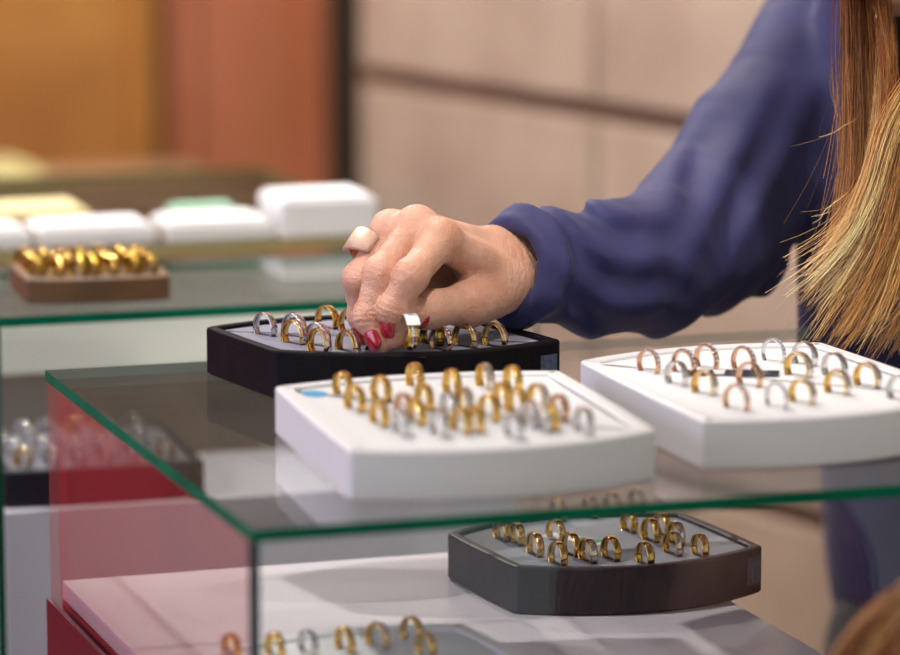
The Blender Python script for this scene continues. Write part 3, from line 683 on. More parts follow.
# ------------------------------------------------------------------ the woman
def hand_sdf(p):
    H = HAND
    A = {k: [np.array(q) for q in v] if isinstance(v, list) else np.array(v) for k, v in H.items()}
    W = A['wrist']; F = A['fore']
    d = chain(p, [W[0], F[0], A['elbow']], [.0135, .019, .032], .01)
    for i, (r0, r1) in ((1, (.0165, .022)), (2, (.0130, .018))):
        d = smin(d, chain(p, [W[i], F[i], A['elbow']], [r0, r1, .034], .01), .014)
    # ulna bump
    m = A['mcp']
    wr = [W[2], W[1] * .6 + W[0] * .4, W[0] * .7 + W[1] * .3, W[0]]
    rm = [.0108, .0108, .0102, .0096]; rw = [.0115, .0130, .0128, .0118]
    pal = None
    for i in range(4):
        c = cone(p, wr[i], m[i], rw[i], rm[i]); pal = c if pal is None else smin(pal, c, .010)
    for i in range(4):
        pal = smin(pal, ell(p, m[i] + UPV * .0015, (.0110, .0110, .0108)), .005)
    d = smin(d, pal, .016)
    # thenar mass and thumb
    th = A['thumb']
    t = chain(p, th, [.0135, .0115, .0106, .0080], .006)
    t = smin(t, ell(p, th[2] * .55 + th[3] * .45, (.0098, .0098, .0098)), .004)
    t = smin(t, cone(p, th[0] * .6 + th[1] * .4, th[1] - UPV * .002, .0135, .0120), .008)
    d = smin(d, t, .009)
    # web between thumb and forefinger
    web = cone(p, th[1] * .35 + th[0] * .65 + UPV * .007 - TOW * .006, m[0] * .55 + wr[0] * .45 - UPV * .004 - TOW * .010, .009, .010)
    d = smin(d, web, .010)
    d = smin(d, chain(p, A['palm'], [.015, .0145, .012], .006), .010)
    rr = [(.0108, .0098, .0088, .0070), (.0108, .0100, .0090, .0072), (.0104, .0096, .0086, .0070), (.0092, .0084, .0074, .0060)]
    out = None
    for i in range(4):
        pts = [m[i], A['pip'][i], A['dip'][i], A['tip'][i]]; r = rr[i]
        f = chain(p, pts, r, .004)
        # knuckle swelling and creases on the back of the joints
        for j, jr in ((1, 1.06), (2, 1.04)):
            f = smin(f, ell(p, pts[j], (r[j] * jr,) * 3), .004)
        for j in (1, 2):
            ax = pts[j + 1] - pts[j - 1]; ax = ax / np.linalg.norm(ax)
            q = p - pts[j].astype(np.float32); s = q @ ax.astype(np.float32)
            g = np.exp(-(s / .0065) ** 2) * np.exp(-(np.linalg.norm(q, axis=1) / .018) ** 4)
            f = f + g * .00045 * np.sin(s * 2 * PI / .0031 + 1.3 * np.sin(q[:, 2] * 300 + i))
        f2 = smin(d, f, .0085)
        out = f2 if out is None else smin(out, f2, .0012)
    # tendon lines on the back of the hand, skin folds at wrist
    ax = (W[1] - m[1]); ax = ax / np.linalg.norm(ax)
    q = p - W[1].astype(np.float32); s = q @ ax.astype(np.float32)
    out = out + .00010 * np.sin(s * 2 * PI / .0052 + 1.8 * np.sin(q[:, 2] * 170)) * np.exp(-((s + .012) / .012) ** 2)
    q2 = p - th[2].astype(np.float32); a2 = th[3] - th[1]; a2 = a2 / np.linalg.norm(a2); s2 = q2 @ a2.astype(np.float32)
    out = out + .0004 * np.sin(s2 * 2 * PI / .0035) * np.exp(-((s2 + .004) / .008) ** 2) * np.exp(-(np.linalg.norm(q2, axis=1) / .017) ** 4)
    return out

SH = np.array(HAND['shoulder'])                      # right shoulder joint
CHEST = np.array([.73, .63, .12]); WAIST = np.array([.745, .655, -.01]); NECK = np.array([.70, .585, .215])
SHL = np.array([.90, .66, .205]); HIP = np.array([.845, .79, -.25])
HEAD = np.array([.523, .356, .353])
FACE = np.array([-.62, -.60, -.50]); FACE = FACE / np.linalg.norm(FACE)

def body_sdf(p):
    # torso under the clothes
    d = smin(cone(p, CHEST, WAIST, .105, .10), cone(p, WAIST, HIP, .10, .10), .02)
    d = smin(d, cone(p, SH + [.03, .01, -.02], SHL + [-.03, 0, -.02], .05, .05), .05)
    d = smin(d, cone(p, NECK, HEAD + [.03, .03, -.06], .052, .047), .03)
    # head: skull, jaw, chin, nose, ears
    rgt = np.cross(FACE, [0, 0, 1.]); rgt /= np.linalg.norm(rgt); upf = np.cross(rgt, FACE)
    AX = np.array([rgt, FACE, upf])
    h = ell(p, HEAD - FACE * .010 + upf * .02, (.073, .090, .088), AX)
    h = smin(h, ell(p, HEAD + FACE * .030 - upf * .045, (.052, .052, .062), AX), .03)
    h = smin(h, ell(p, HEAD + FACE * .058 - upf * .096, (.022, .020, .018), AX), .02)
    h = smin(h, cone(p, HEAD + FACE * .080 + upf * .01, HEAD + FACE * .097 - upf * .026, .007, .011), .012)
    for s in (-1, 1):
        h = smin(h, ell(p, HEAD + rgt * s * .073 - upf * .01 - FACE * .01, (.008, .020, .030), AX), .008)
        h = smax(h, -ell(p, HEAD + rgt * s * .031 + FACE * .092 + upf * .008, (.016, .012, .011), AX), .014)
        h = smin(h, ell(p, HEAD + rgt * s * .031 + FACE * .0690 + upf * .008, (.0132, .0132, .0128), AX), .005)
        h = smax(h, -ell(p, HEAD + rgt * s * .031 + FACE * .0810 + upf * .0055, (.0115, .0070, .0042), AX), .0015)
    h = smin(h, ell(p, HEAD + FACE * .082 - upf * .056, (.022, .010, .006), AX), .006)
    h = smin(h, ell(p, HEAD + FACE * .080 - upf * .066, (.019, .011, .006), AX), .006)
    d = smin(d, h, .025)
    # left arm resting on the hip, hand with five fingers
    el = np.array([1.05, .80, -.02]); wrl = np.array([.975, .73, -.19])
    d = smin(d, chain(p, [SHL, el, wrl], [.045, .036, .024], .02), .02)
    hx = np.array([-.35, -.45, -.82]); hx /= np.linalg.norm(hx); sd = np.cross(hx, [-.5, .8, .2]); sd /= np.linalg.norm(sd)
    pl = None
    for i in range(4):
        b = wrl + hx * .085 + sd * (i - 1.5) * .019
        c = cone(p, wrl + sd * (i - 1.5) * .009, b, .015, .0105); pl = c if pl is None else smin(pl, c, .008)
    d = smin(d, pl, .015)
    ns = np.cross(sd, hx)
    for i, ln in enumerate((.062, .074, .070, .052)):
        b = wrl + hx * .085 + sd * (i - 1.5) * .019
        f = chain(p, [b, b + hx * ln * .5 + ns * .004, b + hx * ln * .95 + ns * .016], [.0102, .0088, .007], .003)
        d = smin(d, f, .005)
    b = wrl + hx * .03 - sd * .022
    d = smin(d, chain(p, [b, b + hx * .035 - sd * .022, b + hx * .062 - sd * .028], [.013, .0105, .008], .004), .008)
    # legs
    for s in (-1, 1):
        o = np.array([.085 * s * .9, .085 * s * .35, 0])
        d = smin(d, chain(p, [HIP + o + [0, 0, -.04], HIP + o + [-.03, -.03, -.42], HIP + o + [.0, .0, -.76]], [.085, .055, .04], .03), .03)
    return d

def folds(p, amp, seed, sc=1.0):
    r = np.random.default_rng(seed); o = 0
    for i in range(5):
        k = r.normal(size=3); k = k / np.linalg.norm(k) * r.uniform(38, 95) * sc
        k2 = r.normal(size=3) * 22 * sc
        o = o + np.sin(p @ k.astype(np.float32) + 1.6 * np.sin(p @ k2.astype(np.float32) + r.uniform(0, 6)) + r.uniform(0, 6))
    return amp * o / 5

SL = [(np.array(a), r) for a, r in SLEEVE]
def blouse_sdf(p):
    pts = [a for a, r in SL]; rad = [r for a, r in SL]
    arm = chain(p, pts, rad, .018)
    # where along the sleeve are we
    cu = pts[0]; ax = pts[2] - pts[0]; L = np.linalg.norm(ax); ax = ax / L
    s = (p - cu.astype(np.float32)) @ ax.astype(np.float32)
    # long folds of the forearm, compression folds at the elbow, roll at the cuff
    q = p - pts[4].astype(np.float32); rq = np.linalg.norm(q, axis=1)
    uu = p @ UPV.astype(np.float32); rr_ = p @ RIGHT.astype(np.float32); tt = p @ TOW.astype(np.float32)
    el = np.exp(-(rq / .085) ** 2)
    arm = arm - .0052 * el * np.sin(2 * PI * (rr_ * .93 - uu * .42 + .006 * np.sin(uu * 60 + tt * 40)) / .034)
    fo = np.exp(-((s - .07) / .05) ** 2)
    arm = arm - .0036 * fo * np.sin(2 * PI * (uu * 1.0 + rr_ * .45 + .008 * np.sin(rr_ * 70)) / .030)
    arm = arm - folds(p, .0050, 3, .9) - folds(p, .0016, 8, 2.4)
    roll = np.exp(-((s - .016 - .006 * np.sin(uu * 50)) / .0075) ** 2)
    arm = arm - .0042 * roll + .0030 * np.exp(-((s - .031) / .006) ** 2)
    cut = -(s - .002 - .004 * np.sin(uu * 45 + 1))
    arm = smax(arm, cut, .003)
    hole = chain(p, [pts[0] - ax * .03, pts[1], pts[2]], [rad[0] - .0050, rad[1] - .0115, rad[2] - .022], .01)
    arm = smax(arm, -np.where(s < .040, hole, 1).astype(np.float32), .002)
    # torso of the blouse: hangs from the shoulders, open hem over the hips
    to = smin(cone(p, CHEST + [0, 0, .03], WAIST, .132, .135), cone(p, WAIST, HIP + [0, 0, -.02], .135, .15), .02)
    to = smin(to, cone(p, SH + [.035, .015, -.03], SHL + [-.02, 0, -.03], .068, .068), .06)
    to = smin(to, cone(p, NECK + [0, .01, -.035], NECK + [-.005, 0, -.02], .075, .062), .04)
    for sgn in (-1, 1):
        to = smin(to, ell(p, CHEST + np.array([-.55, -.8, 0]) * .10 + np.array([.8, -.55, 0]) * .06 * sgn + [0, 0, -.04], (.065, .065, .07)), .05)
    to = smin(to, chain(p, FRONTFOLD, [.034, .044, .046], .01), .035)
    to = to - folds(p, .006, 11, .45)
    to = smax(to, (p[:, 2] * -1 - .50 + .01 * np.sin(p[:, 0] * 40)), .004)
    to = smax(to, -cone(p, NECK + [0, 0, 0], NECK + [-.035, -.045, .10], .052, .075), .004)
    al = chain(p, [SHL, np.array([1.05, .80, -.02]), np.array([.985, .745, -.16])], [.066, .052, .040], .03) - folds(p, .004, 5, .8)
    to = smin(to, al, .03)
    return smin(to, arm, .012)

def trousers_sdf(p):
    d = ell(p, HIP + [0, 0, -.05], (.125, .125, .15))
    for s in (-1, 1):
        o = np.array([.085 * s * .9, .085 * s * .35, 0])
        d = smin(d, chain(p, [HIP + o + [0, 0, -.06], HIP + o + [-.03, -.03, -.42], HIP + o + [0, 0, -.80]], [.098, .075, .068], .03), .03)
    d = d - folds(p, .004, 21, .6)
    return smax(d, p[:, 2] - (HIP[2] + .02), .004)

def nail_mesh(tip, dip, side, rad, wd, ln, name, parent, off=-.0095):
    """curved nail plate lying on the fingertip, facing the direction side"""
    tip = np.array(tip); dip = np.array(dip); ax = tip - dip; ax /= np.linalg.norm(ax)
    n = side - ax * (side @ ax); n /= np.linalg.norm(n); t = np.cross(ax, n)
    vs = []; fs = []; nu, nv = 11, 12
    for layer in (0, 1):
        for i in range(nv):
            s = i / (nv - 1)
            for j in range(nu):
                u = -1 + 2 * j / (nu - 1)
                # squarish oval outline
                prof = (1 - abs(2 * s - 1) ** 3.2) ** (1 / 3.2) if 0 < s < 1 else .0
                prof = max(prof, .30)
                ang = u * prof * wd / rad
                r = rad + (.0009 if layer == 0 else -.0012) + .0004 * math.sin(PI * s) - .0010 * max(0, s - .75) * 4 * (.5)
                base = tip + ax * (off + s * ln)
                q = base + (n * math.cos(ang) + t * math.sin(ang)) * r
                vs.append(q)
    N = nu * nv
    for i in range(nv - 1):
        for j in range(nu - 1):
            a = i * nu + j
            fs.append((a, a + 1, a + nu + 1, a + nu)); fs.append((N + a, N + a + nu, N + a + nu + 1, N + a + 1))
    ring = [j for j in range(nu)] + [i * nu + nu - 1 for i in range(1, nv)] + [(nv - 1) * nu + j for j in range(nu - 2, -1, -1)] + [i * nu for i in range(nv - 2, 0, -1)]
    for a, b in zip(ring, ring[1:] + ring[:1]): fs.append((a, N + a, N + b, b))
    o = npobj(name, [(v[0], v[1], v[2] + TOP) for v in vs], fs, M['nail'], parent)
    o['label'] = 'glossy red fingernail'
    return o

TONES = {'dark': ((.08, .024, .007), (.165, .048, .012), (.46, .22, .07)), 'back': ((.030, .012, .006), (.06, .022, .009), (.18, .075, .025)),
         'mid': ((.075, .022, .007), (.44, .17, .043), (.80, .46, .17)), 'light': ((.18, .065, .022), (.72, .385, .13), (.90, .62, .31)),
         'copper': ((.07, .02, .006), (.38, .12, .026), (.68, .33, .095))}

def hair_mesh(parent):
    vs = []; fs = []; cols = []
    r = np.random.default_rng(5)
    def spline(P, m):
        P = np.array(P); n = len(P); out = []
        Q = np.vstack([2 * P[0] - P[1], P, 2 * P[-1] - P[-2]])
        for k in range(m):
            t = k / (m - 1) * (n - 1); i = min(int(t), n - 2); u = t - i
            a, b, c, d = Q[i], Q[i + 1], Q[i + 2], Q[i + 3]
            out.append(.5 * ((2 * b) + (-a + c) * u + (2 * a - 5 * b + 4 * c - d) * u * u + (-a + 3 * b - 3 * c + d) * u ** 3))
        return np.array(out)
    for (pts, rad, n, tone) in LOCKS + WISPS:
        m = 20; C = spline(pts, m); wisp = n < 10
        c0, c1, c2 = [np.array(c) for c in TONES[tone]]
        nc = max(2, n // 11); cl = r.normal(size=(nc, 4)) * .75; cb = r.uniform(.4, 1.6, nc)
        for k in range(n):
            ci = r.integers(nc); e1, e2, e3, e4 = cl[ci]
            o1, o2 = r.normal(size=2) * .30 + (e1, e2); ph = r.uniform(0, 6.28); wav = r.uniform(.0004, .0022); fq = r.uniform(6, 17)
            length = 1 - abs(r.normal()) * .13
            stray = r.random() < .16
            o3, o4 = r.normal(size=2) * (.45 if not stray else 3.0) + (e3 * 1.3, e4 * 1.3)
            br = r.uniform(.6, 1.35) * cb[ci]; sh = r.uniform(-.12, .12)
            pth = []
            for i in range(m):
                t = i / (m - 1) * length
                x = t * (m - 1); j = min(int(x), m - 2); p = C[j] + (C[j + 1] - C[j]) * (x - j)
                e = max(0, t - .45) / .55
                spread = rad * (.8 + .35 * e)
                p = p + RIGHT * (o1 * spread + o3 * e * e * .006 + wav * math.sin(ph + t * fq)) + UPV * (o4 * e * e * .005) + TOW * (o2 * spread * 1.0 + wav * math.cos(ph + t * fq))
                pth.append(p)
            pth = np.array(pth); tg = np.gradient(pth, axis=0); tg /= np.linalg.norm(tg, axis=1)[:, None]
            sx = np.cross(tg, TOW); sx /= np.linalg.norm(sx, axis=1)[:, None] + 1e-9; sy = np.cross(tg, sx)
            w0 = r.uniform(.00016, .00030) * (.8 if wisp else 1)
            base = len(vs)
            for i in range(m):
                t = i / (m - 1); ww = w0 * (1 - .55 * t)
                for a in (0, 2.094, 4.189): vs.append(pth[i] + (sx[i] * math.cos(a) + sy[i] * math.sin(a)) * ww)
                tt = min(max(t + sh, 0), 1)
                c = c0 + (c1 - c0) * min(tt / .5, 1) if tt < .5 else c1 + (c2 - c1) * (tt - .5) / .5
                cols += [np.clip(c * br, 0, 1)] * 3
            for i in range(m - 1):
                for a in range(3):
                    q = base + i * 3; fs.append((q + a, q + (a + 1) % 3, q + 3 + (a + 1) % 3, q + 3 + a))
    # scalp cap: hair covering the crown and falling down her back
    va, fa = surface(scalp_sdf, HEAD - .17, HEAD + .17, .005)
    off = len(vs)
    vs += list(va); cols += [np.array((.05, .018, .008))] * len(va)
    fs += [tuple(f + off) for f in fa]
    rgt = np.cross(FACE, [0, 0, 1.]); rgt /= np.linalg.norm(rgt); upf = np.cross(rgt, FACE)
    AX = np.array([rgt, FACE, upf])
    v2, f2, c2 = crown_hair(HEAD - FACE * .016 + upf * .026, AX, (.081, .094, .092), 2400, .0005, 12, drop=.16, lens=(1.35, 1.75), tones=((.22, .075, .02), (.09, .03, .010)), mixp=.4, fringe=.95)
    off = len(vs); vs += v2; cols += c2; fs += [tuple(x + off for x in f) for f in f2]
    vs = np.array(vs); vs[:, 2] += TOP
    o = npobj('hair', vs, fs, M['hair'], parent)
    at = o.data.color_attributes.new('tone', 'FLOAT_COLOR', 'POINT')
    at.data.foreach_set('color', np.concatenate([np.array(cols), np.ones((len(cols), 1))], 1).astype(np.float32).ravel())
    o['label'] = 'long auburn hair fading to blonde tips'
    return o

def scalp_sdf(p):
    rgt = np.cross(FACE, [0, 0, 1.]); rgt /= np.linalg.norm(rgt); upf = np.cross(rgt, FACE)
    AX = np.array([rgt, FACE, upf])
    d = ell(p, HEAD - FACE * .016 + upf * .026, (.083, .096, .094), AX)
    d = smin(d, cone(p, HEAD - FACE * .05, HEAD - FACE * .06 - upf * .10, .065, .05), .03)
    q = (p - HEAD.astype(np.float32))
    f = q @ FACE.astype(np.float32); u = q @ upf.astype(np.float32)
    d = smax(d, np.minimum(f - .004 - .35 * u, f - .020), .006)
    d = smax(d, -ell(p, HEAD + FACE * .075 - upf * .02, (.062, .075, .085), AX), .005)
    return d + .0012 * np.sin((q @ rgt.astype(np.float32)) * 900)

def woman():
    hv, hf = surface(hand_sdf, (.125, .28, .012), (.50, .56, .14), .0011)
    hv = relax(hv, hf, 1)
    bv, bf = surface(body_sdf, (.40, .22, -TOP + .02), (1.2, 1.1, .52), .005)
    bv = relax(bv, bf, 1)
    vs = np.vstack([hv, bv]); vs[:, 2] += TOP
    fs = np.vstack([hf, bf + len(hv)])
    b = npobj('person', vs, fs, M['skin'])
    tag(b, 'woman in a navy blouse with long auburn hair, reaching to pick a ring', 'person')
    bl_v, bl_f = surface(blouse_sdf, (.24, .30, -.53), (1.2, 1.1, .36), .0033)
    bl_v = relax(bl_v, bl_f, 2); bl_v[:, 2] += TOP
    o = npobj('blouse', bl_v, bl_f, M['blouse'], b); o['label'] = 'navy blue long-sleeved blouse'
    tv, tf = surface(trousers_sdf, (.60, .55, -TOP + .0), (1.1, 1.05, -.15), .006)
    tv = relax(tv, tf, 1); tv[:, 2] += TOP
    o = npobj('trousers', tv, tf, M['trousers'], b); o['label'] = 'black trousers'
    for s in (-1, 1):
        c = HIP + np.array([.085 * s * .9, .085 * s * .35, 0]); c = np.array([c[0], c[1], -TOP + .035])
        def shoe(p, c=c):
            a = np.array([-.6, -.8, 0])
            d = smin(cone(p, c - a * .04, c + a * .13 - [0, 0, .008], .036, .030), cone(p, c, c + [0, 0, .06], .036, .04), .03)
            return smax(d, -(p[:, 2] + TOP - .001), .002)
        v, f = surface(shoe, c - .2, c + .2, .006); v[:, 2] += TOP
        npobj('shoe', v, f, M['shoe'], b)
    rgt = np.cross(FACE, [0, 0, 1.]); rgt /= np.linalg.norm(rgt); upf = np.cross(rgt, FACE)
    for s in (-1, 1):
        bm = bmesh.new(); bmesh.ops.create_uvsphere(bm, u_segments=20, v_segments=14, radius=.0118)
        c = HEAD + rgt * s * .031 + FACE * .0680 + upf * .0075
        bmesh.ops.translate(bm, verts=bm.verts, vec=(c[0], c[1], c[2] + TOP))
        for f in bm.faces:
            m = f.calc_center_median() - V((c[0], c[1], c[2] + TOP))
            f.material_index = 1 if m.normalized().dot((V(FACE) - V(upf) * .25).normalized()) > .86 else 0
        obj('eye', bm, [M['eye'], M['iris']], b, True)
        def brow(p, s=s):
            e = [HEAD + rgt * s * x + FACE * f + upf * u for x, f, u in ((.014, .083, .024), (.030, .081, .030), (.046, .070, .025))]
            return chain(p, e, [.0026, .0024, .0012], .003)
        v, f = surface(brow, HEAD - .1, HEAD + .1, .002); v[:, 2] += TOP
        o = npobj('eyebrow', v, f, M['browhair'], b); o['label'] = 'dark brown eyebrow'
    H = HAND
    nail_mesh(H['tip'][0], H['dip'][0], -RIGHT * .60 + TOW * .80, .0082, .0054, .0125, 'fingernail', b, -.0150)
    nail_mesh(H['tip'][1], H['dip'][1], -RIGHT * .75 + TOW * .75 - UPV * .1, .0080, .0062, .0125, 'fingernail', b)
    nail_mesh(H['tip'][2], H['dip'][2], -RIGHT * .65 + TOW * .75, .0078, .0060, .0125, 'fingernail', b)
    nail_mesh(H['thumb'][3], H['thumb'][2], -UPV * .70 + TOW * .70, .0086, .0066, .0120, 'fingernail', b)
    hair_mesh(b)
    # wide ring worn on the ring finger
    m, pp = np.array(H['mcp'][2]), np.array(H['pip'][2]); ax = (pp - m) / np.linalg.norm(pp - m)
    c = np.array(H['ring'])
    R = .0112
    bm = lathe_ring(R + .0012, R - .0004, .0075, seg=64, dome=.2)
    q = V(ax).to_track_quat('Y', 'Z')
    mt = Matrix.Translation(w(c)) @ q.to_matrix().to_4x4()
    me_o = obj('finger_ring', bm, M['rose'], None, True); me_o.matrix_world = mt
    tag(me_o, 'wide rose gold ring with a flat stone-set face, worn on the ring finger', 'ring')
    up = (UPV * .75 - RIGHT * .3 + TOW * .35); up = up - ax * (up @ ax); up /= np.linalg.norm(up)
    bm = bmesh.new()
    t = np.cross(ax, up)
    # flat pave plate bent over the band, wider on top
    rows = []
    for i in range(17):
        a = -1.05 + 2.1 * i / 16; wd = .0062 + .0022 * math.cos(a * 1.4)
        rows.append([bm.verts.new(w(c + ax * y + (up * math.cos(a) + t * math.sin(a)) * rr)) for rr, y in ((R, -wd), (R + .0026, -wd * .95), (R + .0026, wd * .95), (R, wd))])
    for A, B in zip(rows[:-1], rows[1:]):
        for j in range(4): bm.faces.new((A[j], B[j], B[(j + 1) % 4], A[(j + 1) % 4]))
    bm.faces.new(rows[0]); bm.faces.new(rows[-1][::-1])
    o = obj('ring_face', bm, M['rose_pave'], None, True); o.parent = me_o; o.matrix_parent_inverse = mt.inverted()
    o['label'] = 'pale stone-set face'

def crown_hair(cr, AX, rad, n, wd, seed, m=16, drop=.13, lens=(1.25, 1.6), tones=((.62, .36, .14), (.25, .085, .025)), mixp=.3, fringe=.75):
    """strands from the crown over the skull and down; AX rows are right, forward, up"""
    r = np.random.default_rng(seed); vs = []; fs = []; cols = []; cr = np.asarray(cr)
    for k in range(n):
        az = r.uniform(0, 2 * PI)
        front = abs(((az - PI / 2 + PI) % (2 * PI)) - PI) < fringe
        L = r.uniform(.55, .72) if front else r.uniform(*lens)
        o = r.normal(size=3) * .002; R1 = r.uniform(1.02, 1.12); wv = r.uniform(.0, .003); ph = r.uniform(0, 6); br = r.uniform(.5, 1.4); lt = r.random()
        a0 = r.uniform(.0, .5)
        pth = []
        for i in range(m):
            th = a0 + (L * 1.25 - a0) * i / (m - 1)
            zz = math.cos(min(th, PI / 2)) * rad[2] - max(0, th - PI / 2) * drop; rr = math.sin(min(th, PI / 2))
            q = np.array([math.cos(az + wv * 60 * th) * rad[0] * rr, math.sin(az + wv * 60 * th) * rad[1] * rr, zz]) * R1
            pth.append(cr + q @ AX + o + wv * math.sin(ph + th * 6))
        pth = np.array(pth); tg = np.gradient(pth, axis=0); tg /= np.linalg.norm(tg, axis=1)[:, None]
        out = pth - cr; sx = np.cross(tg, out); sx /= np.linalg.norm(sx, axis=1)[:, None] + 1e-9; sy = np.cross(tg, sx)
        base = len(vs)
        c1 = np.array(tones[0] if lt < mixp else tones[1])
        for i in range(m):
            for a in (0, 2.094, 4.189): vs.append(pth[i] + (sx[i] * math.cos(a) + sy[i] * math.sin(a)) * wd)
            cols += [np.clip(c1 * br, 0, 1)] * 3
        for i in range(m - 1):
            for a in range(3):
                q = base + i * 3; fs.append((q + a, q + (a + 1) % 3, q + 3 + (a + 1) % 3, q + 3 + a))
    return vs, fs, cols

def customer():
    C = np.array(KID)
    def kid(p):
        d = smin(ell(p, C + [0, 0, .012], (.070, .080, .080)), ell(p, C + [0, .03, -.035], (.050, .048, .055)), .03)
        d = smin(d, cone(p, C + [0, .075, -.002], C + [0, .088, -.022], .006, .009), .010)
        for s in (-1, 1):
            d = smin(d, ell(p, C + [s * .072, 0, -.012], (.007, .015, .023)), .006)
            d = smax(d, -ell(p, C + [s * .028, .086, .004], (.013, .010, .009)), .010)
            d = smin(d, ell(p, C + [s * .028, .070, .004], (.010, .010, .010)), .003)
        d = smin(d, ell(p, C + [0, .074, -.048], (.018, .008, .005)), .005)
        d = smin(d, cone(p, C + [0, -.01, -.06], C + [0, -.015, -.13], .034, .038), .02)
        d = smin(d, cone(p, C + [0, -.015, -.19], C + [0, -.01, -.43], .075, .078), .03)
        for s in (-1, 1):
            d = smin(d, chain(p, [C + [s * .07, -.015, -.155], C + [s * .125, -.02, -.29], C + [s * .115, .0, -.40]], [.033, .026, .019], .01), .015)
            h = C + np.array([s * .113, .003, -.415])
            d = smin(d, cone(p, h, h - [0, -.004, .03], .017, .016), .008)
            for i in range(4): d = smin(d, cone(p, h + [0, (i - 1.5) * .009, -.03], h + [-s * .006, (i - 1.5) * .011, -.066 + abs(i - 1.6) * .005], .0062, .005), .003)
            d = smin(d, cone(p, h + [0, .012, -.01], h + [-s * .004, .034, -.036], .007, .0055), .004)
            d = smin(d, chain(p, [C + [s * .042, -.01, -.46], C + [s * .045, 0, -.66], C + [s * .045, -.005, -.84]], [.056, .040, .03], .01), .015)
        return d
    def shirt(p):
        d = smin(cone(p, C + [0, -.015, -.19], C + [0, -.01, -.45], .086, .095), cone(p, C + [-.06, -.015, -.16], C + [.06, -.015, -.16], .046, .046), .03)
        for s in (-1, 1): d = smin(d, chain(p, [C + [s * .07, -.015, -.155], C + [s * .125, -.02, -.29], C + [s * .117, -.002, -.385]], [.043, .036, .029], .01), .015)
        d = smax(d, -(p[:, 2] - (C[2] - .50)), .003)
        return smax(d, -cone(p, C + [0, 0, 0], C + [0, -.015, -.13], .05, .045), .004) - folds(p, .002, 31, 1)
    def pants(p):
        d = ell(p, C + [0, -.01, -.47], (.092, .088, .075))
        for s in (-1, 1): d = smin(d, chain(p, [C + [s * .042, -.01, -.47], C + [s * .045, 0, -.66], C + [s * .045, -.005, -.85]], [.068, .054, .045], .01), .015)
        return smax(d, p[:, 2] - (C[2] - .44), .003)
    v, f = surface(kid, (C[0] - .2, C[1] - .14, -TOP + .02), (C[0] + .2, C[1] + .12, C[2] + .12), .0045); v = relax(v, f, 1); v[:, 2] += TOP
    b = npobj('person', v, f, M['skin']); tag(b, 'small customer before the counter, only brown and blonde crown hair showing at bottom right corner', 'person')
    v, f = surface(shirt, (C[0] - .22, C[1] - .14, C[2] - .55), (C[0] + .22, C[1] + .14, C[2] - .08), .005); v[:, 2] += TOP; npobj('shirt', v, f, M['riser'], b)
    v, f = surface(pants, (C[0] - .2, C[1] - .14, C[2] - .92), (C[0] + .2, C[1] + .14, C[2] - .40), .005); v[:, 2] += TOP; npobj('trousers', v, f, M['trousers'], b)
    for s in (-1, 1):
        c = np.array([C[0] + s * .045, C[1], -TOP + .03])
        def shoe(p, c=c): return smax(smin(cone(p, c - [0, .025, 0], c + [0, .075, -.006], .030, .025), cone(p, c - [0, .01, 0], c + [0, -.01, .03], .03, .032), .02), -(p[:, 2] + TOP - .001), .002)
        v, f = surface(shoe, c - .15, c + .15, .005); v[:, 2] += TOP; npobj('shoe', v, f, M['shoe'], b)
    vs, fs, cols = crown_hair(C + np.array([.0, -.015, .012]), np.eye(3), (.079, .090, .088), 2600, .0006, 9)
    vs = np.array(vs); vs[:, 2] += TOP
    o = npobj('hair', vs, fs, M['hair'], b); o['label'] = 'brown hair streaked with blonde'
    at = o.data.color_attributes.new('tone', 'FLOAT_COLOR', 'POINT')
    at.data.foreach_set('color', np.concatenate([np.array(cols), np.ones((len(cols), 1))], 1).astype(np.float32).ravel())

M['rose_pave'] = pmat('rose pave', (.80, .55, .42), .3, .6, bump=1.0, bscale=1400)

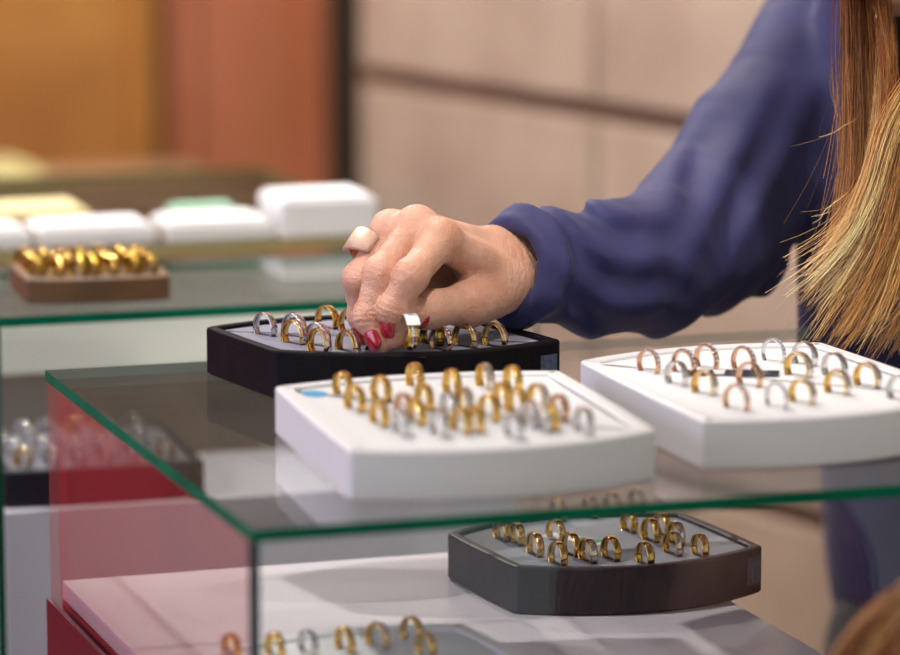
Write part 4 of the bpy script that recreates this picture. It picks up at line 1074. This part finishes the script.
# ------------------------------------------------------------------ lights and camera
def lights():
    def area(loc, size, power, col, target=None, sy=None):
        l = bpy.data.lights.new('lamp', 'AREA'); l.energy = power; l.color = col; l.size = size
        if sy: l.shape = 'RECTANGLE'; l.size_y = sy
        else: l.shape = 'DISK'
        o = bpy.data.objects.new('lamp_light', l); link(o)
        o.location = (loc[0], loc[1], loc[2] + TOP)
        if target is None: o.rotation_euler = (0, 0, 0)
        else:
            d = V((target[0] - loc[0], target[1] - loc[1], target[2] - loc[2])); o.rotation_euler = d.to_track_quat('-Z', 'Y').to_euler()
        return o
    def spot(loc, target, power, col, deg):
        l = bpy.data.lights.new('spot', 'SPOT'); l.energy = power; l.color = col; l.spot_size = math.radians(deg); l.spot_blend = .6; l.shadow_soft_size = .04
        o = bpy.data.objects.new('spot_light', l); link(o); o.location = (loc[0], loc[1], loc[2] + TOP)
        o.rotation_euler = V((target[0] - loc[0], target[1] - loc[1], target[2] - loc[2])).to_track_quat('-Z', 'Y').to_euler()
    warm = (1, .94, .86)
    lamps = [(-.53, .48, 'over the front counter', 17.5, None, 0), (.30, -.35, 'added to light the sleeve and hair', 75, (.56, .50, .10), 32), (-.1, -1.0, 'behind the photographer', 5, None, 0),  # the spot facing the woman is added to brighten her sleeve and hair
             (.22, .62, 'over the second counter', 60, (.20, .86, -.06), 30), (-.1, 1.25, 'over the third counter', 60, (.2, 1.15, 0), 34),
             (.3, 3.3, 'before the orange panels', 44, None, 0), (.2, 2.4, 'over the farthest counter', 5, None, 0),
             (.45, 1.55, 'beside the stone wall', 270, (.93, 1.95, -.05), 75),
             (.35, 2.1, 'added to light the red cabinet', 150, (-.62, 2.3, -.42), 55), (.35, 2.9, 'added to light the far end of the red cabinet', 150, (-.62, 2.9, -.45), 55)]  # both cabinet spots are added so that its reflection shows bright
    for x, y, where, pw_, tgt, deg in lamps:
        t = empty('ceiling_light', (x, y, TOP + 1.85)); tag(t, f'round recessed ceiling downlight {where}', 'light', 'ceiling downlights')
        bm = bmesh.new()
        bmesh.ops.create_cone(bm, cap_ends=True, segments=32, radius1=.062, radius2=.066, depth=.012, matrix=Matrix.Translation((0, 0, -.006)))
        obj('trim_ring', bm, M['label_white'], t)
        bm = bmesh.new(); bmesh.ops.create_circle(bm, cap_ends=True, segments=32, radius=.05, matrix=Matrix.Translation((0, 0, -.0125)))
        obj('lens', bm, M['lamp'], t)
        if tgt: spot((x, y, 1.833), tgt, pw_, warm, deg)
        else: area((x, y, 1.833), .10, pw_, warm)
    # bluish fill light at the added window in the left wall
    area((-2.45, .35, .5), 2.3, 28, (.70, .70, 1.0), (.4, .3, .0), 1.5)
    wd = bpy.data.worlds.new('room air'); bpy.context.scene.world = wd; wd.use_nodes = True
    wd.node_tree.nodes['Background'].inputs[0].default_value = (.97, 1, .90, 1)
    wd.node_tree.nodes['Background'].inputs[1].default_value = .38

def camera():
    sc = bpy.context.scene
    cam = bpy.data.cameras.new('camera'); o = bpy.data.objects.new('camera', cam); link(o)
    cam.sensor_width = 36; cam.lens = 3740 / 900 * 36; cam.clip_start = .05
    o.location = (-.4905, -1.8068, .411 + TOP)
    p = math.radians(9.3); f = V((.3138 * math.cos(p), .9495 * math.cos(p), -math.sin(p)))
    o.rotation_euler = f.to_track_quat('-Z', 'Y').to_euler()
    cam.dof.use_dof = True; cam.dof.focus_distance = 2.31; cam.dof.aperture_fstop = cam.lens / 38
    sc.camera = o
    vs = sc.view_settings; sc.display_settings.display_device = 'sRGB'
    vs.view_transform = 'Standard'; vs.look = 'None'; vs.gamma = 1; vs.use_curve_mapping = False
    vs.exposure = 0.48
    c = sc.cycles
    c.max_bounces = 10; c.transparent_max_bounces = 24; c.glossy_bounces = 6; c.diffuse_bounces = 3
    c.sample_clamp_indirect = 6; c.sample_clamp_direct = 0; c.caustics_reflective = False; c.caustics_refractive = False
    c.use_denoising = True

setting()
wall_panels()
counters()
ring_kinds()
trays()
place_rings()
small_things()
woman()
customer()
lights()
camera()
